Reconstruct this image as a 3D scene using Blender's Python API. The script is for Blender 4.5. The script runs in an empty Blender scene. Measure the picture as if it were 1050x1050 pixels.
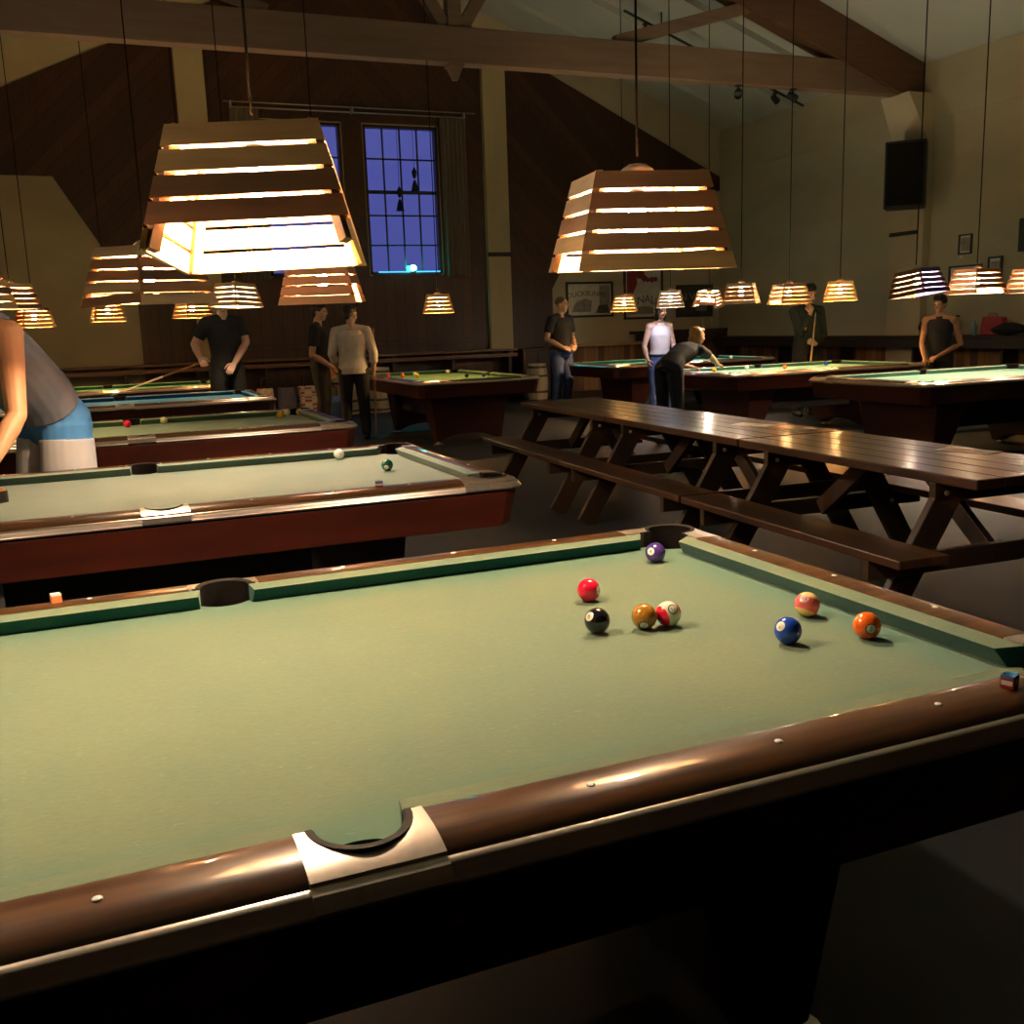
import bpy, bmesh, math, random
from mathutils import Vector, Matrix, Euler
random.seed(7)
S = bpy.context.scene
COL = S.collection
PI = math.pi
def V(*a): return Vector(a)

# ------------------------------------------------------------------ materials
def newmat(name):
    m = bpy.data.materials.new(name); m.use_nodes = True
    nt = m.node_tree; b = nt.nodes['Principled BSDF']
    return m, nt, b
def N(nt, kind, **kw):
    n = nt.nodes.new(kind)
    for k, v in kw.items():
        if hasattr(n, k): setattr(n, k, v)
        else: n.inputs[k].default_value = v
    return n
def L(nt, a, b): nt.links.new(a, b)
def c4(c): return (c[0], c[1], c[2], 1.0)
def coords(nt, scale=(1, 1, 1), kind='Object'):
    tc = N(nt, 'ShaderNodeTexCoord'); mp = N(nt, 'ShaderNodeMapping')
    mp.inputs['Scale'].default_value = scale
    L(nt, tc.outputs[kind], mp.inputs['Vector']); return mp.outputs['Vector']
def mat(name, col, rough=.5, metal=0., var=.0, scale=(8, 8, 8), col2=None, bump=0., spec=None, coat=0., detail=4.):
    m, nt, b = newmat(name)
    b.inputs['Roughness'].default_value = rough; b.inputs['Metallic'].default_value = metal
    if spec is not None: b.inputs['Specular IOR Level'].default_value = spec
    if coat: b.inputs['Coat Weight'].default_value = coat; b.inputs['Coat Roughness'].default_value = .05
    if var or col2 or bump:
        nz = N(nt, 'ShaderNodeTexNoise'); nz.inputs['Scale'].default_value = 1.0; nz.inputs['Detail'].default_value = detail
        L(nt, coords(nt, scale), nz.inputs['Vector'])
        r = N(nt, 'ShaderNodeValToRGB')
        a = col2 if col2 else tuple(x * (1 - var) for x in col)
        d = col if col2 else tuple(min(1, x * (1 + var)) for x in col)
        r.color_ramp.elements[0].position = .3; r.color_ramp.elements[1].position = .7
        r.color_ramp.elements[0].color = c4(a); r.color_ramp.elements[1].color = c4(d)
        L(nt, nz.outputs['Fac'], r.inputs['Fac']); L(nt, r.outputs['Color'], b.inputs['Base Color'])
        if bump:
            bp = N(nt, 'ShaderNodeBump'); bp.inputs['Strength'].default_value = bump; bp.inputs['Distance'].default_value = .01
            L(nt, nz.outputs['Fac'], bp.inputs['Height']); L(nt, bp.outputs['Normal'], b.inputs['Normal'])
    else:
        b.inputs['Base Color'].default_value = c4(col)
    return m
def emit(name, col, strength):
    m, nt, b = newmat(name)
    b.inputs['Base Color'].default_value = c4(col)
    b.inputs['Emission Color'].default_value = c4(col); b.inputs['Emission Strength'].default_value = strength
    return m
def planks(name, cols, width=.15, axis='x', rough=.6, groove=.05, chevron=False, groove_dark=.35, coat=0., kind='Object', gloss_noise=False):
    """boards of width along one axis, each board its own tone, with grain and dark gaps"""
    m, nt, b = newmat(name)
    b.inputs['Roughness'].default_value = rough
    if coat: b.inputs['Coat Weight'].default_value = coat; b.inputs['Coat Roughness'].default_value = .15
    tc = N(nt, 'ShaderNodeTexCoord'); sp = N(nt, 'ShaderNodeSeparateXYZ'); L(nt, tc.outputs[kind], sp.inputs[0])
    def M(op, a, bb=None):
        n = N(nt, 'ShaderNodeMath', operation=op)
        for i, q in enumerate((a, bb)):
            if q is None: continue
            if isinstance(q, (int, float)): n.inputs[i].default_value = q
            else: L(nt, q, n.inputs[i])
        return n.outputs[0]
    if chevron:
        dx = M('ABSOLUTE', M('SUBTRACT', sp.outputs['X'], 4.5))
        diag = M('MULTIPLY', M('ADD', dx, sp.outputs['Z']), .7071)
        hi = M('GREATER_THAN', sp.outputs['Z'], 2.35)
        u = M('ADD', M('MULTIPLY', diag, hi), M('MULTIPLY', sp.outputs['X'], M('SUBTRACT', 1.0, hi)))
    else:
        u = sp.outputs[axis.upper()]
    q = M('DIVIDE', u, width); fl = M('FLOOR', q); fr = M('FRACT', q)
    wn = N(nt, 'ShaderNodeTexWhiteNoise'); wn.noise_dimensions = '1D'; L(nt, fl, wn.inputs['W'])
    r = N(nt, 'ShaderNodeValToRGB'); r.color_ramp.interpolation = 'CONSTANT'
    els = r.color_ramp.elements
    while len(els) < len(cols): els.new(.5)
    for i, c in enumerate(cols): els[i].position = i / len(cols); els[i].color = c4(c)
    L(nt, wn.outputs['Value'], r.inputs['Fac'])
    nz = N(nt, 'ShaderNodeTexNoise'); nz.inputs['Scale'].default_value = 1.; nz.inputs['Detail'].default_value = 5
    sc = {'x': (40, 3, 3), 'y': (3, 40, 3), 'z': (3, 3, 40)}[axis]
    L(nt, coords(nt, sc, kind), nz.inputs['Vector'])
    mx = N(nt, 'ShaderNodeMix', data_type='RGBA', blend_type='MULTIPLY'); mx.inputs[0].default_value = .55
    gr = N(nt, 'ShaderNodeValToRGB'); gr.color_ramp.elements[0].color = (.35, .33, .3, 1); gr.color_ramp.elements[0].position = .3; gr.color_ramp.elements[1].position = .65
    L(nt, nz.outputs['Fac'], gr.inputs['Fac'])
    L(nt, r.outputs['Color'], mx.inputs['A']); L(nt, gr.outputs['Color'], mx.inputs['B'])
    e = M('LESS_THAN', M('MINIMUM', fr, M('SUBTRACT', 1.0, fr)), groove)
    mx2 = N(nt, 'ShaderNodeMix', data_type='RGBA', blend_type='MULTIPLY')
    mx2.inputs['B'].default_value = (groove_dark, groove_dark, groove_dark, 1)
    L(nt, e, mx2.inputs[0]); L(nt, mx.outputs['Result'], mx2.inputs['A']); L(nt, mx2.outputs['Result'], b.inputs['Base Color'])
    return m

WOODC = ((.10, .035, .012), (.03, .011, .005))
M = {}
M['rail'] = mat('rail_mahogany', (.115, .048, .014), .34, var=0, col2=(.042, .015, .005), scale=(2.5, 38, 38), spec=.22, coat=.45, detail=6)
M['apron'] = mat('apron_mahogany', (.085, .018, .009), .34, col2=(.055, .012, .007), scale=(2, 2, 25))
M['leg'] = mat('leg_mahogany', (.075, .015, .008), .4, col2=(.045, .010, .006), scale=(2, 2, 25))
M['metal'] = mat('brushed_metal', (.74, .60, .49), .30, .88, var=.08, scale=(60, 3, 60))
M['trim'] = mat('edge_metal', (.72, .60, .50), .30, .92, var=.06, scale=(3, 3, 60))
M['black'] = mat('black_rubber', (.012, .011, .010), .55)
M['liner'] = mat('pocket_leather', (.005, .004, .003), .9, spec=.1)
M['foot'] = mat('leveler_metal', (.55, .5, .42), .35, 1.)
M['sight'] = mat('pearl', (.85, .8, .72), .35)
def cloth(name, c, c2=None, edge=None):
    m, nt, b = newmat(name)
    b.inputs['Roughness'].default_value = .95; b.inputs['Specular IOR Level'].default_value = .15
    b.inputs['Sheen Weight'].default_value = .15
    n1 = N(nt, 'ShaderNodeTexNoise'); n1.inputs['Scale'].default_value = 1.; n1.inputs['Detail'].default_value = 3
    L(nt, coords(nt, (2.2, 2.2, 2.2)), n1.inputs['Vector'])
    n2 = N(nt, 'ShaderNodeTexNoise'); n2.inputs['Scale'].default_value = 1.; n2.inputs['Detail'].default_value = 6; n2.inputs['Roughness'].default_value = .7
    L(nt, coords(nt, (60, 190, 60)), n2.inputs['Vector'])
    r = N(nt, 'ShaderNodeValToRGB'); r.color_ramp.elements[0].position = .35; r.color_ramp.elements[1].position = .65
    c2 = c2 or tuple(x * .88 for x in c)
    r.color_ramp.elements[0].color = c4(c2); r.color_ramp.elements[1].color = c4(c)
    L(nt, n1.outputs['Fac'], r.inputs['Fac'])
    g = N(nt, 'ShaderNodeValToRGB'); g.color_ramp.elements[0].position = .3; g.color_ramp.elements[1].position = .72
    g.color_ramp.elements[0].color = (.86, .86, .86, 1); g.color_ramp.elements[1].color = (1.1, 1.1, 1.1, 1)
    L(nt, n2.outputs['Fac'], g.inputs['Fac'])
    mx = N(nt, 'ShaderNodeMix', data_type='RGBA', blend_type='MULTIPLY'); mx.inputs[0].default_value = 1.
    L(nt, r.outputs['Color'], mx.inputs['A']); L(nt, g.outputs['Color'], mx.inputs['B'])
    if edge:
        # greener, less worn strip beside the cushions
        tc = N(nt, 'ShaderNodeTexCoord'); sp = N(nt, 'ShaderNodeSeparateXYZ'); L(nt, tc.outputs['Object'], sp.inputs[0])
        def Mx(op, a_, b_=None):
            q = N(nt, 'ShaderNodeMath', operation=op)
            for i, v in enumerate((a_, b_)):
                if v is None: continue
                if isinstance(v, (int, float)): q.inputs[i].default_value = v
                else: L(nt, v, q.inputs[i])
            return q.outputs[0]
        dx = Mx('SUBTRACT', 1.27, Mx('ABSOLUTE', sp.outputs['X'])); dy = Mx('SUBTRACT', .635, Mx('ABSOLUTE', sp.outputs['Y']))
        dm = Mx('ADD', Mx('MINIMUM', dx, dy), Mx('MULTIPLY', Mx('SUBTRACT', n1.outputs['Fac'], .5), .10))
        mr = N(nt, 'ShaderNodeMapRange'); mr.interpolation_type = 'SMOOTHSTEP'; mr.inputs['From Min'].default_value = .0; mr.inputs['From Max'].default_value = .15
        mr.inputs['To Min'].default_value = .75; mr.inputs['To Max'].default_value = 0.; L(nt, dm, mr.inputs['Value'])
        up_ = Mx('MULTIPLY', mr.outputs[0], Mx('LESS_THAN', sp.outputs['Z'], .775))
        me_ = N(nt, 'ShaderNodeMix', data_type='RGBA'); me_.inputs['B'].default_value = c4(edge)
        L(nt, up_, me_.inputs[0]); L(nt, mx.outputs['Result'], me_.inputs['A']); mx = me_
    # chalk flecks
    n3 = N(nt, 'ShaderNodeTexNoise'); n3.inputs['Scale'].default_value = 1.; n3.inputs['Detail'].default_value = 2
    L(nt, coords(nt, (55, 190, 55)), n3.inputs['Vector'])
    t = N(nt, 'ShaderNodeValToRGB'); t.color_ramp.elements[0].position = .70; t.color_ramp.elements[1].position = .76
    L(nt, n3.outputs['Fac'], t.inputs['Fac'])
    mx2 = N(nt, 'ShaderNodeMix', data_type='RGBA'); mx2.inputs['B'].default_value = (.55, .58, .42, 1)
    k = N(nt, 'ShaderNodeMath', operation='MULTIPLY'); k.inputs[1].default_value = .16
    L(nt, t.outputs['Color'], k.inputs[0]); L(nt, k.outputs[0], mx2.inputs[0])
    L(nt, mx.outputs['Result'], mx2.inputs['A']); L(nt, mx2.outputs['Result'], b.inputs['Base Color'])
    bp = N(nt, 'ShaderNodeBump'); bp.inputs['Strength'].default_value = .15; bp.inputs['Distance'].default_value = .002
    L(nt, n2.outputs['Fac'], bp.inputs['Height']); L(nt, bp.outputs['Normal'], b.inputs['Normal'])
    return m

# ------------------------------------------------------------------ mesh builder
class MB:
    def __init__(s): s.v = []; s.f = []; s.mi = []
    def add(s, vs, fs, mi=0):
        o = len(s.v); s.v += [tuple(v) for v in vs]
        for f in fs: s.f.append(tuple(i + o for i in f)); s.mi.append(mi)
        return s
    def box(s, lo, hi, mi=0, mx=None):
        x0, y0, z0 = lo; x1, y1, z1 = hi
        vs = [V(x, y, z) for z in (z0, z1) for x, y in ((x0, y0), (x1, y0), (x1, y1), (x0, y1))]
        if mx is not None: vs = [mx @ v for v in vs]
        return s.add(vs, [(3, 2, 1, 0), (4, 5, 6, 7), (0, 1, 5, 4), (1, 2, 6, 5), (2, 3, 7, 6), (3, 0, 4, 7)], mi)
    def beam(s, a, b, w, h, up=(0, 0, 1), mi=0):
        """box-section bar from a to b"""
        a = V(*a); b = V(*b); t = (b - a).normalized(); u = V(*up)
        side = t.cross(u)
        if side.length < 1e-4: side = t.cross(V(1, 0, 0))
        side.normalize(); u = side.cross(t)
        vs = []
        for p in (a, b):
            for i, j in ((-1, -1), (1, -1), (1, 1), (-1, 1)): vs.append(p + side * (i * w / 2) + u * (j * h / 2))
        return s.add(vs, [(3, 2, 1, 0), (4, 5, 6, 7), (0, 1, 5, 4), (1, 2, 6, 5), (2, 3, 7, 6), (3, 0, 4, 7)], mi)
    def prism(s, poly, z0, z1, mi=0, mx=None):
        """polygon in x, y extruded in z"""
        n = len(poly)
        vs = [V(x, y, z0) for x, y in poly] + [V(x, y, z1) for x, y in poly]
        if mx is not None: vs = [mx @ v for v in vs]
        return s.add(vs, [tuple(reversed(range(n))), tuple(range(n, 2 * n))] + [(i, (i + 1) % n, n + (i + 1) % n, n + i) for i in range(n)], mi)
    def lathe(s, prof, c=(0, 0, 0), n=20, mi=0, mx=None, cap=True):
        vs = []; fs = []
        for r, z in prof:
            for k in range(n):
                a = 2 * PI * k / n; v = V(r * math.cos(a), r * math.sin(a), z)
                if mx is not None: v = mx @ v
                vs.append(v + V(*c))
        for i in range(len(prof) - 1):
            for k in range(n):
                k2 = (k + 1) % n; fs.append((i * n + k, i * n + k2, (i + 1) * n + k2, (i + 1) * n + k))
        if cap:
            fs.append(tuple(reversed(range(n)))); m0 = (len(prof) - 1) * n; fs.append(tuple(range(m0, m0 + n)))
        return s.add(vs, fs, mi)
    def tube(s, pts, rad, n=10, mi=0, cap=True, side=None, flat=1.0, closed=False):
        """swept tube; rad a number or a list; side/flat make the section elliptical (rad along side, rad*flat across)"""
        pts = [V(*p) for p in pts]; m = len(pts)
        rads = [rad] * m if isinstance(rad, (int, float)) else list(rad)
        flats = [flat] * m if isinstance(flat, (int, float)) else list(flat)
        vs = []; prev = None
        for i, p in enumerate(pts):
            if closed: t = pts[(i + 1) % m] - pts[i - 1]
            else: t = pts[min(i + 1, m - 1)] - pts[max(i - 1, 0)]
            t.normalize()
            if side is not None:
                sd = side[i] if isinstance(side, list) else side
                u = V(*sd); u = (u - t * u.dot(t)).normalized()
            elif prev is None:
                u = t.cross(V(0, 0, 1))
                if u.length < .05: u = t.cross(V(1, 0, 0))
                u.normalize()
            else:
                u = (prev - t * prev.dot(t)).normalized()
            prev = u; w = t.cross(u)
            for k in range(n):
                a = 2 * PI * k / n
                vs.append(p + u * (rads[i] * math.cos(a)) + w * (rads[i] * flats[i] * math.sin(a)))
        fs = []
        for i in range(m if closed else m - 1):
            j = (i + 1) % m
            for k in range(n):
                k2 = (k + 1) % n; fs.append((i * n + k, i * n + k2, j * n + k2, j * n + k))
        if cap and not closed:
            fs.append(tuple(reversed(range(n)))); fs.append(tuple(range((m - 1) * n, m * n)))
        return s.add(vs, fs, mi)
    def ball(s, c, r, n=14, mi=0, mx=None):
        """ellipsoid, r = number or (a, b, c)"""
        if isinstance(r, (int, float)): r = (r, r, r)
        h = max(6, n // 2); vs = [V(0, 0, -r[2])]; fs = []
        for i in range(1, h):
            ph = -PI / 2 + PI * i / h
            for k in range(n):
                a = 2 * PI * k / n; vs.append(V(r[0] * math.cos(ph) * math.cos(a), r[1] * math.cos(ph) * math.sin(a), r[2] * math.sin(ph)))
        vs.append(V(0, 0, r[2])); top = len(vs) - 1
        for k in range(n):
            k2 = (k + 1) % n
            fs.append((0, 1 + k2, 1 + k)); fs.append((top, 1 + (h - 2) * n + k, 1 + (h - 2) * n + k2))
            for i in range(h - 2): a = 1 + i * n; fs.append((a + k, a + k2, a + n + k2, a + n + k))
        if mx is not None: vs = [mx @ v for v in vs]
        return s.add([v + V(*c) for v in vs], fs, mi)
    def loft(s, inner, outer, prof, mi=0):
        """band between two plan polylines; prof = closed section [(t, z)], t 0 at inner, 1 at outer"""
        m = len(inner); n = len(prof); vs = []; fs = []
        for (xi, yi), (xo, yo) in zip(inner, outer):
            for t, z in prof: vs.append(V(xi + (xo - xi) * t, yi + (yo - yi) * t, z))
        for i in range(m - 1):
            for k in range(n):
                k2 = (k + 1) % n; fs.append((i * n + k, i * n + k2, (i + 1) * n + k2, (i + 1) * n + k))
        fs.append(tuple(reversed(range(n)))); fs.append(tuple(range((m - 1) * n, m * n)))
        return s.add(vs, fs, mi)
    def build(s, name, m, parent=None, smooth=False, bevel=0., loc=None, auto=None):
        me = bpy.data.meshes.new(name); me.from_pydata(s.v, [], s.f); me.validate()
        bm = bmesh.new(); bm.from_mesh(me)
        # flip/tidy normals
        bmesh.ops.recalc_face_normals(bm, faces=bm.faces[:]); bm.to_mesh(me); bm.free()
        ms = m if isinstance(m, (list, tuple)) else [m]
        for q in ms: me.materials.append(q)
        if len(ms) > 1 and len(me.polygons) == len(s.mi):
            for p, k in zip(me.polygons, s.mi): p.material_index = k
        if smooth or auto:
            for p in me.polygons: p.use_smooth = True
            if auto: me.set_sharp_from_angle(angle=math.radians(auto))
        o = bpy.data.objects.new(name, me); COL.objects.link(o)
        if parent is not None: o.parent = parent
        if loc is not None: o.location = loc
        if bevel:
            b = o.modifiers.new('bevel', 'BEVEL'); b.width = bevel; b.segments = 2; b.limit_method = 'ANGLE'; b.angle_limit = math.radians(40)
        return o
def tag(o, label, cat, group=None):
    o['label'] = label; o['category'] = cat
    if group: o['group'] = group
    return o
def thing(name, label, cat, loc=(0, 0, 0), rz=0., group=None):
    o = bpy.data.objects.new(name, None); COL.objects.link(o); o.empty_display_size = .1
    o.location = loc; o.rotation_euler = (0, 0, rz)
    return tag(o, label, cat, group)
def struct(o): o['kind'] = 'structure'; return o
def kids(o, col=None): return [c for c in bpy.data.objects if c.parent == o]
def dup(root, loc, rz, label, group=None):
    r = root.copy(); COL.objects.link(r); r.location = loc; r.rotation_euler = (0, 0, rz); r['label'] = label
    if group: r['group'] = group
    for ch in kids(root):
        c = ch.copy(); COL.objects.link(c); c.parent = r
        for g in kids(ch):
            d = g.copy(); COL.objects.link(d); d.parent = c
    return r
def textmesh(body, size, align='CENTER', extrude=0.):
    cu = bpy.data.curves.new('lettering', 'FONT'); cu.body = body; cu.size = size; cu.extrude = extrude
    cu.align_x = align; cu.align_y = 'CENTER'; cu.resolution_u = 3
    o = bpy.data.objects.new('lettering', cu); COL.objects.link(o)
    bpy.context.view_layer.update()
    dg = bpy.context.evaluated_depsgraph_get()
    me = bpy.data.meshes.new_from_object(o.evaluated_get(dg))
    bpy.data.objects.remove(o); bpy.data.curves.remove(cu)
    return me

# ------------------------------------------------------------------ camera
cam = bpy.data.cameras.new('camera'); co = bpy.data.objects.new('camera', cam); COL.objects.link(co)
cam.sensor_width = 36.; cam.sensor_fit = 'HORIZONTAL'; cam.lens = 1023.0066 / 1050 * 36.
yaw, pitch, roll = math.radians(22.62425519), math.radians(10.64780517), math.radians(-1.97734114)
fwd = V(math.sin(yaw) * math.cos(pitch), math.cos(yaw) * math.cos(pitch), -math.sin(pitch))
rt = V(math.cos(yaw), -math.sin(yaw), 0); up = rt.cross(fwd)
r2 = rt * math.cos(roll) + up * math.sin(roll); u2 = -rt * math.sin(roll) + up * math.cos(roll)
mw = Matrix.Identity(4)
for i in range(3): mw[i][0] = r2[i]; mw[i][1] = u2[i]; mw[i][2] = -fwd[i]
co.matrix_world = Matrix.Translation((-.26679434, -1.24576216, 1.44513463)) @ mw
cam.clip_start = .05; cam.clip_end = 200
S.camera = co
# ------------------------------------------------------------------ the room
X0, X1, Y0, Y1 = -3.27, 12.27, -4.0, 17.0
EAVE, RX, SL = 5.22, 4.5, .355
def zc(x): return EAVE + SL * (7.77 - abs(x - RX))
RIDGE = zc(RX)
M['plaster'] = mat('plaster', (.46, .39, .26), .85, var=.12, scale=(.8, .8, 1.1), bump=.05)
M['plaster_side'] = mat('plaster_side', (.39, .36, .25), .85, var=.16, scale=(.5, .35, .9), bump=.05)
M['ceiling'] = mat('ceiling_paint', (.38, .42, .40), .9, var=.06, scale=(.6, .6, .6))
M['cream'] = mat('cream_paint', (.44, .37, .22), .7, var=.08, scale=(3, 3, 1))
M['truss'] = mat('truss_timber', (.195, .128, .088), .7, col2=(.15, .097, .066), scale=(1.2, 12, 12))
M['truss_dark'] = mat('rafter_timber', (.125, .062, .030), .7, col2=(.09, .042, .02), scale=(1.2, 12, 12))
M['wallwood'] = planks('dark_board_wall', [(.060, .022, .009), (.074, .028, .011), (.050, .018, .008), (.067, .024, .010)], .19, 'x', .5, .03, True)
M['floor'] = mat('floor_concrete', (.022, .023, .024), .6, col2=(.012, .013, .014), spec=.35, scale=(1.3, .9, 1), bump=.03, detail=8)
M['darkwood'] = mat('dark_trim_wood', (.05, .02, .01), .45, col2=(.03, .012, .006), scale=(2, 20, 20))
M['barnwood'] = planks('barn_boards', [(.30, .155, .065), (.20, .095, .04), (.38, .24, .13), (.14, .07, .035), (.26, .19, .13), (.33, .17, .07)], .115, 'x', .65, .04)
M['barnwood_side'] = planks('barn_boards_side', [(.26, .11, .035), (.16, .065, .022), (.31, .15, .05), (.11, .045, .02), (.22, .12, .06)], .125, 'y', .65, .04)
def flat(name, m, *boxes):
    b = MB()
    for lo, hi in boxes: b.box(lo, hi)
    return struct(b.build(name, m))
flat('floor', M['floor'], ((X0 - .2, Y0 - .2, -.2), (X1 + .2, Y1 + .2, 0)))
def gable(name, y0, y1, holes, m):
    b = MB()
    mx = Matrix(((1, 0, 0, 0), (0, 0, 1, 0), (0, 1, 0, 0), (0, 0, 0, 1)))
    b.prism([(X0 - .2, 5.1), (X1 + .2, 5.1), (X1 + .2, EAVE - .06), (RX, RIDGE + .02), (X0 - .2, EAVE - .06)], y0, y1, mx=mx)
    if not holes: b.box((X0 - .2, y0, -.05), (X1 + .2, y1, 5.1))
    else:
        xs = [X0 - .2] + [q for h in holes for q in h[:2]] + [X1 + .2]
        for i in range(0, len(xs), 2): b.box((xs[i], y0, -.05), (xs[i + 1], y1, 5.1))
        for h in holes:
            b.box((h[0], y0, -.05), (h[1], y1, h[2])); b.box((h[0], y0, h[3]), (h[1], y1, 5.1))
    return struct(b.build(name, m))
WIN = [(2.90, 4.30, 2.42, 5.04), (4.70, 6.10, 2.42, 5.04)]
gable('wall_far', Y1, Y1 + .2, WIN, M['plaster'])
gable('wall_near', Y0 - .2, Y0, [], M['darkwood'])
flat('wall_right', M['plaster_side'], ((X1, Y0, -.05), (X1 + .2, Y1, EAVE + .02)), )
flat('wall_left', M['plaster_side'], ((X0 - .2, Y0, -.05), (X0, Y1, EAVE + .02)))
b = MB()
for sx in (-1, 1):
    xe = RX + sx * 7.97
    b.add([(RX, Y0 - .2, RIDGE), (xe, Y0 - .2, EAVE - .071), (xe, Y1 + .2, EAVE - .071), (RX, Y1 + .2, RIDGE), (RX, Y0 - .2, RIDGE + .2), (xe, Y0 - .2, EAVE + .13), (xe, Y1 + .2, EAVE + .13), (RX, Y1 + .2, RIDGE + .2)],
          [(0, 1, 2, 3), (7, 6, 5, 4), (0, 4, 5, 1), (1, 5, 6, 2), (2, 6, 7, 3), (3, 7, 4, 0)])
struct(b.build('ceiling', M['ceiling']))
# dark boards on the far wall (about the middle line x = 4.5)
def up_xz(): return Matrix(((1, 0, 0, 0), (0, 0, 1, 0), (0, 1, 0, 0), (0, 0, 0, 1)))
def wp(d): return 7.90 - .462 * d
b = MB(); ya, yb = Y1 - .03, Y1 - .001
for sx in (-1, 1):
    P = lambda d, z: (RX + sx * d, z)
    b.prism([P(1.62, 0), P(3.85, 0), P(3.85, 2.1), P(1.62, 2.1)], ya, yb, mx=up_xz())
    b.prism([P(1.62, 2.1), P(3.85, 2.1), P(4.95, 4.03), P(1.62, 4.03)], ya, yb, mx=up_xz())
    b.prism([P(1.62, 4.03), P(7.76, 4.03), P(7.76, wp(7.77)), P(1.62, wp(1.62))], ya, yb, mx=up_xz())
    b.prism([P(0, 5.06), P(1.62, 5.06), P(1.62, wp(1.62)), P(0, wp(0) - .01)], ya, yb, mx=up_xz())
    b.prism([P(0, 0), P(1.62, 0), P(1.62, 2.40), P(0, 2.40)], ya, yb, mx=up_xz())
    b.prism([P(0, 2.40), P(.18, 2.40), P(.18, 5.06), P(0, 5.06)], ya, yb, mx=up_xz())
struct(b.build('trim_1', M['wallwood']))
# cream posts on the far wall
for i, (xa, xb) in enumerate(((1.56, 2.03), (6.97, 7.43))):
    struct(MB().box((xa, Y1 - .16, .9), (xb, Y1 - .03, wp(abs((xa + xb) / 2 - RX)) - .1)).build('trim_%d' % (i + 2), M['cream'], bevel=.012))
    struct(MB().box((xa - .01, Y1 - .17, 2.72), (xb + .01, Y1 - .16, 2.80)).build('trim_%d' % (i + 4), M['black']))
# picture rail under the windows and board edge
flat('trim_6', M['darkwood'], ((2.05, Y1 - .075, 1.20), (6.95, Y1 - .03, 1.25)), ((2.05, Y1 - .06, 1.12), (6.95, Y1 - .03, 1.16)))
# windows
M['glass'], nt, bs = newmat('window_glass')
tr = N(nt, 'ShaderNodeBsdfTransparent'); gl = N(nt, 'ShaderNodeBsdfGlossy'); gl.inputs['Roughness'].default_value = .05
mxs = N(nt, 'ShaderNodeMixShader'); mxs.inputs[0].default_value = .05
L(nt, tr.outputs[0], mxs.inputs[1]); L(nt, gl.outputs[0], mxs.inputs[2]); L(nt, mxs.outputs[0], nt.nodes['Material Output'].inputs['Surface'])
M['sash'] = mat('sash_paint', (.045, .040, .055), .6)
for i, (xa, xb, za, zb) in enumerate(WIN):
    w = thing('window_%d' % (i + 1), 'tall double-hung window with blue dusk light, %s of the pair' % ('left' if i == 0 else 'right'), 'window', ((xa + xb) / 2, Y1, za)); struct(w)
    hw = (xb - xa) / 2; H = zb - za; f = MB()
    for lo, hi in (((-hw, 0, 0), (-hw + .05, .14, H)), ((hw - .05, 0, 0), (hw, .14, H)), ((-hw, 0, 0), (hw, .14, .05)), ((-hw, 0, H - .05), (hw, .14, H))): f.box(lo, hi)
    f.box((-hw + .05, -.03, -.03), (hw - .05, .05, .03)); f.build('frame', M['darkwood'], w)
    s = MB(); mid = H * .56
    s.box((-hw + .05, .05, mid - .03), (hw - .05, .10, mid + .03))
    for k in (1, 2, 3):
        xx = -hw + .05 + (2 * hw - .1) * k / 4; s.box((xx - .014, .06, .05), (xx + .014, .085, H - .05))
    for z in (H * .78, mid * .72, mid * .36): s.box((-hw + .05, .06, z - .014), (hw - .05, .085, z + .014))
    s.build('sash', M['sash'], w)
    MB().box((-hw + .05, .07, .05), (hw - .05, .074, H - .05)).build('pane', M['glass'], w)
# curtain rod, side curtain, sill light, hanging ornaments
M['rod'] = mat('rod_metal', (.45, .42, .38), .4, .6)
r = thing('curtain_rod', 'thin pale double curtain rod above the two blue windows', 'curtain rod', (RX, Y1 - .03, 5.2))
MB().tube([(-2.1, -.10, .0), (2.1, -.10, .0)], .012).build('rod', M['rod'], r, smooth=True); MB().tube([(-2.2, -.14, .075), (2.3, -.14, .075)], .010).build('rod', M['rod'], r, smooth=True)
for x_ in (-2.085, 0, 2.085): MB().box((x_ - .015, -.15, -.02), (x_ + .015, 0, .09)).build('bracket', M['rod'], r)
M['curtain'] = mat('curtain_cloth', (.16, .14, .11), .9, var=.1, scale=(20, 2, 1))
for (xa, xb, lab) in ((6.12, 6.62, 'grey-brown curtain drawn to the right side of the blue windows'), (2.38, 2.88, 'grey-brown curtain drawn to the left side of the blue windows')):
    n = 26; top = [(xa + (xb - xa) * k / n, Y1 - .115 + .03 * math.sin(k * 1.45)) for k in range(n + 1)]
    poly = top + [(x, y + .008) for x, y in reversed(top)]
    c = MB().prism(poly, 2.36, 5.185).build('curtain', M['curtain'], smooth=False); tag(c, lab, 'curtain')
M['teal'] = emit('teal_glow', (.02, .75, .62), 30.)
M['teal_strip'] = emit('teal_strip_glow', (.03, .25, .55), 1.1)
t = thing('sill_light', 'small teal lamp glowing on the sill of the right blue window', 'lamp', (5.50, Y1 - .07, 2.455))
MB().lathe([(.05, 0), (.055, .02), (.03, .03)], n=14).build('base', M['black'], t)
MB().ball((0, 0, .075), .060).build('bulb', M['teal'], t, smooth=True)
MB().box((-.66, -.012, .0), (-.06, .012, .02)).box((.06, -.012, 0), (.52, .012, .02)).build('light_strip', M['teal_strip'], t)
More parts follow.
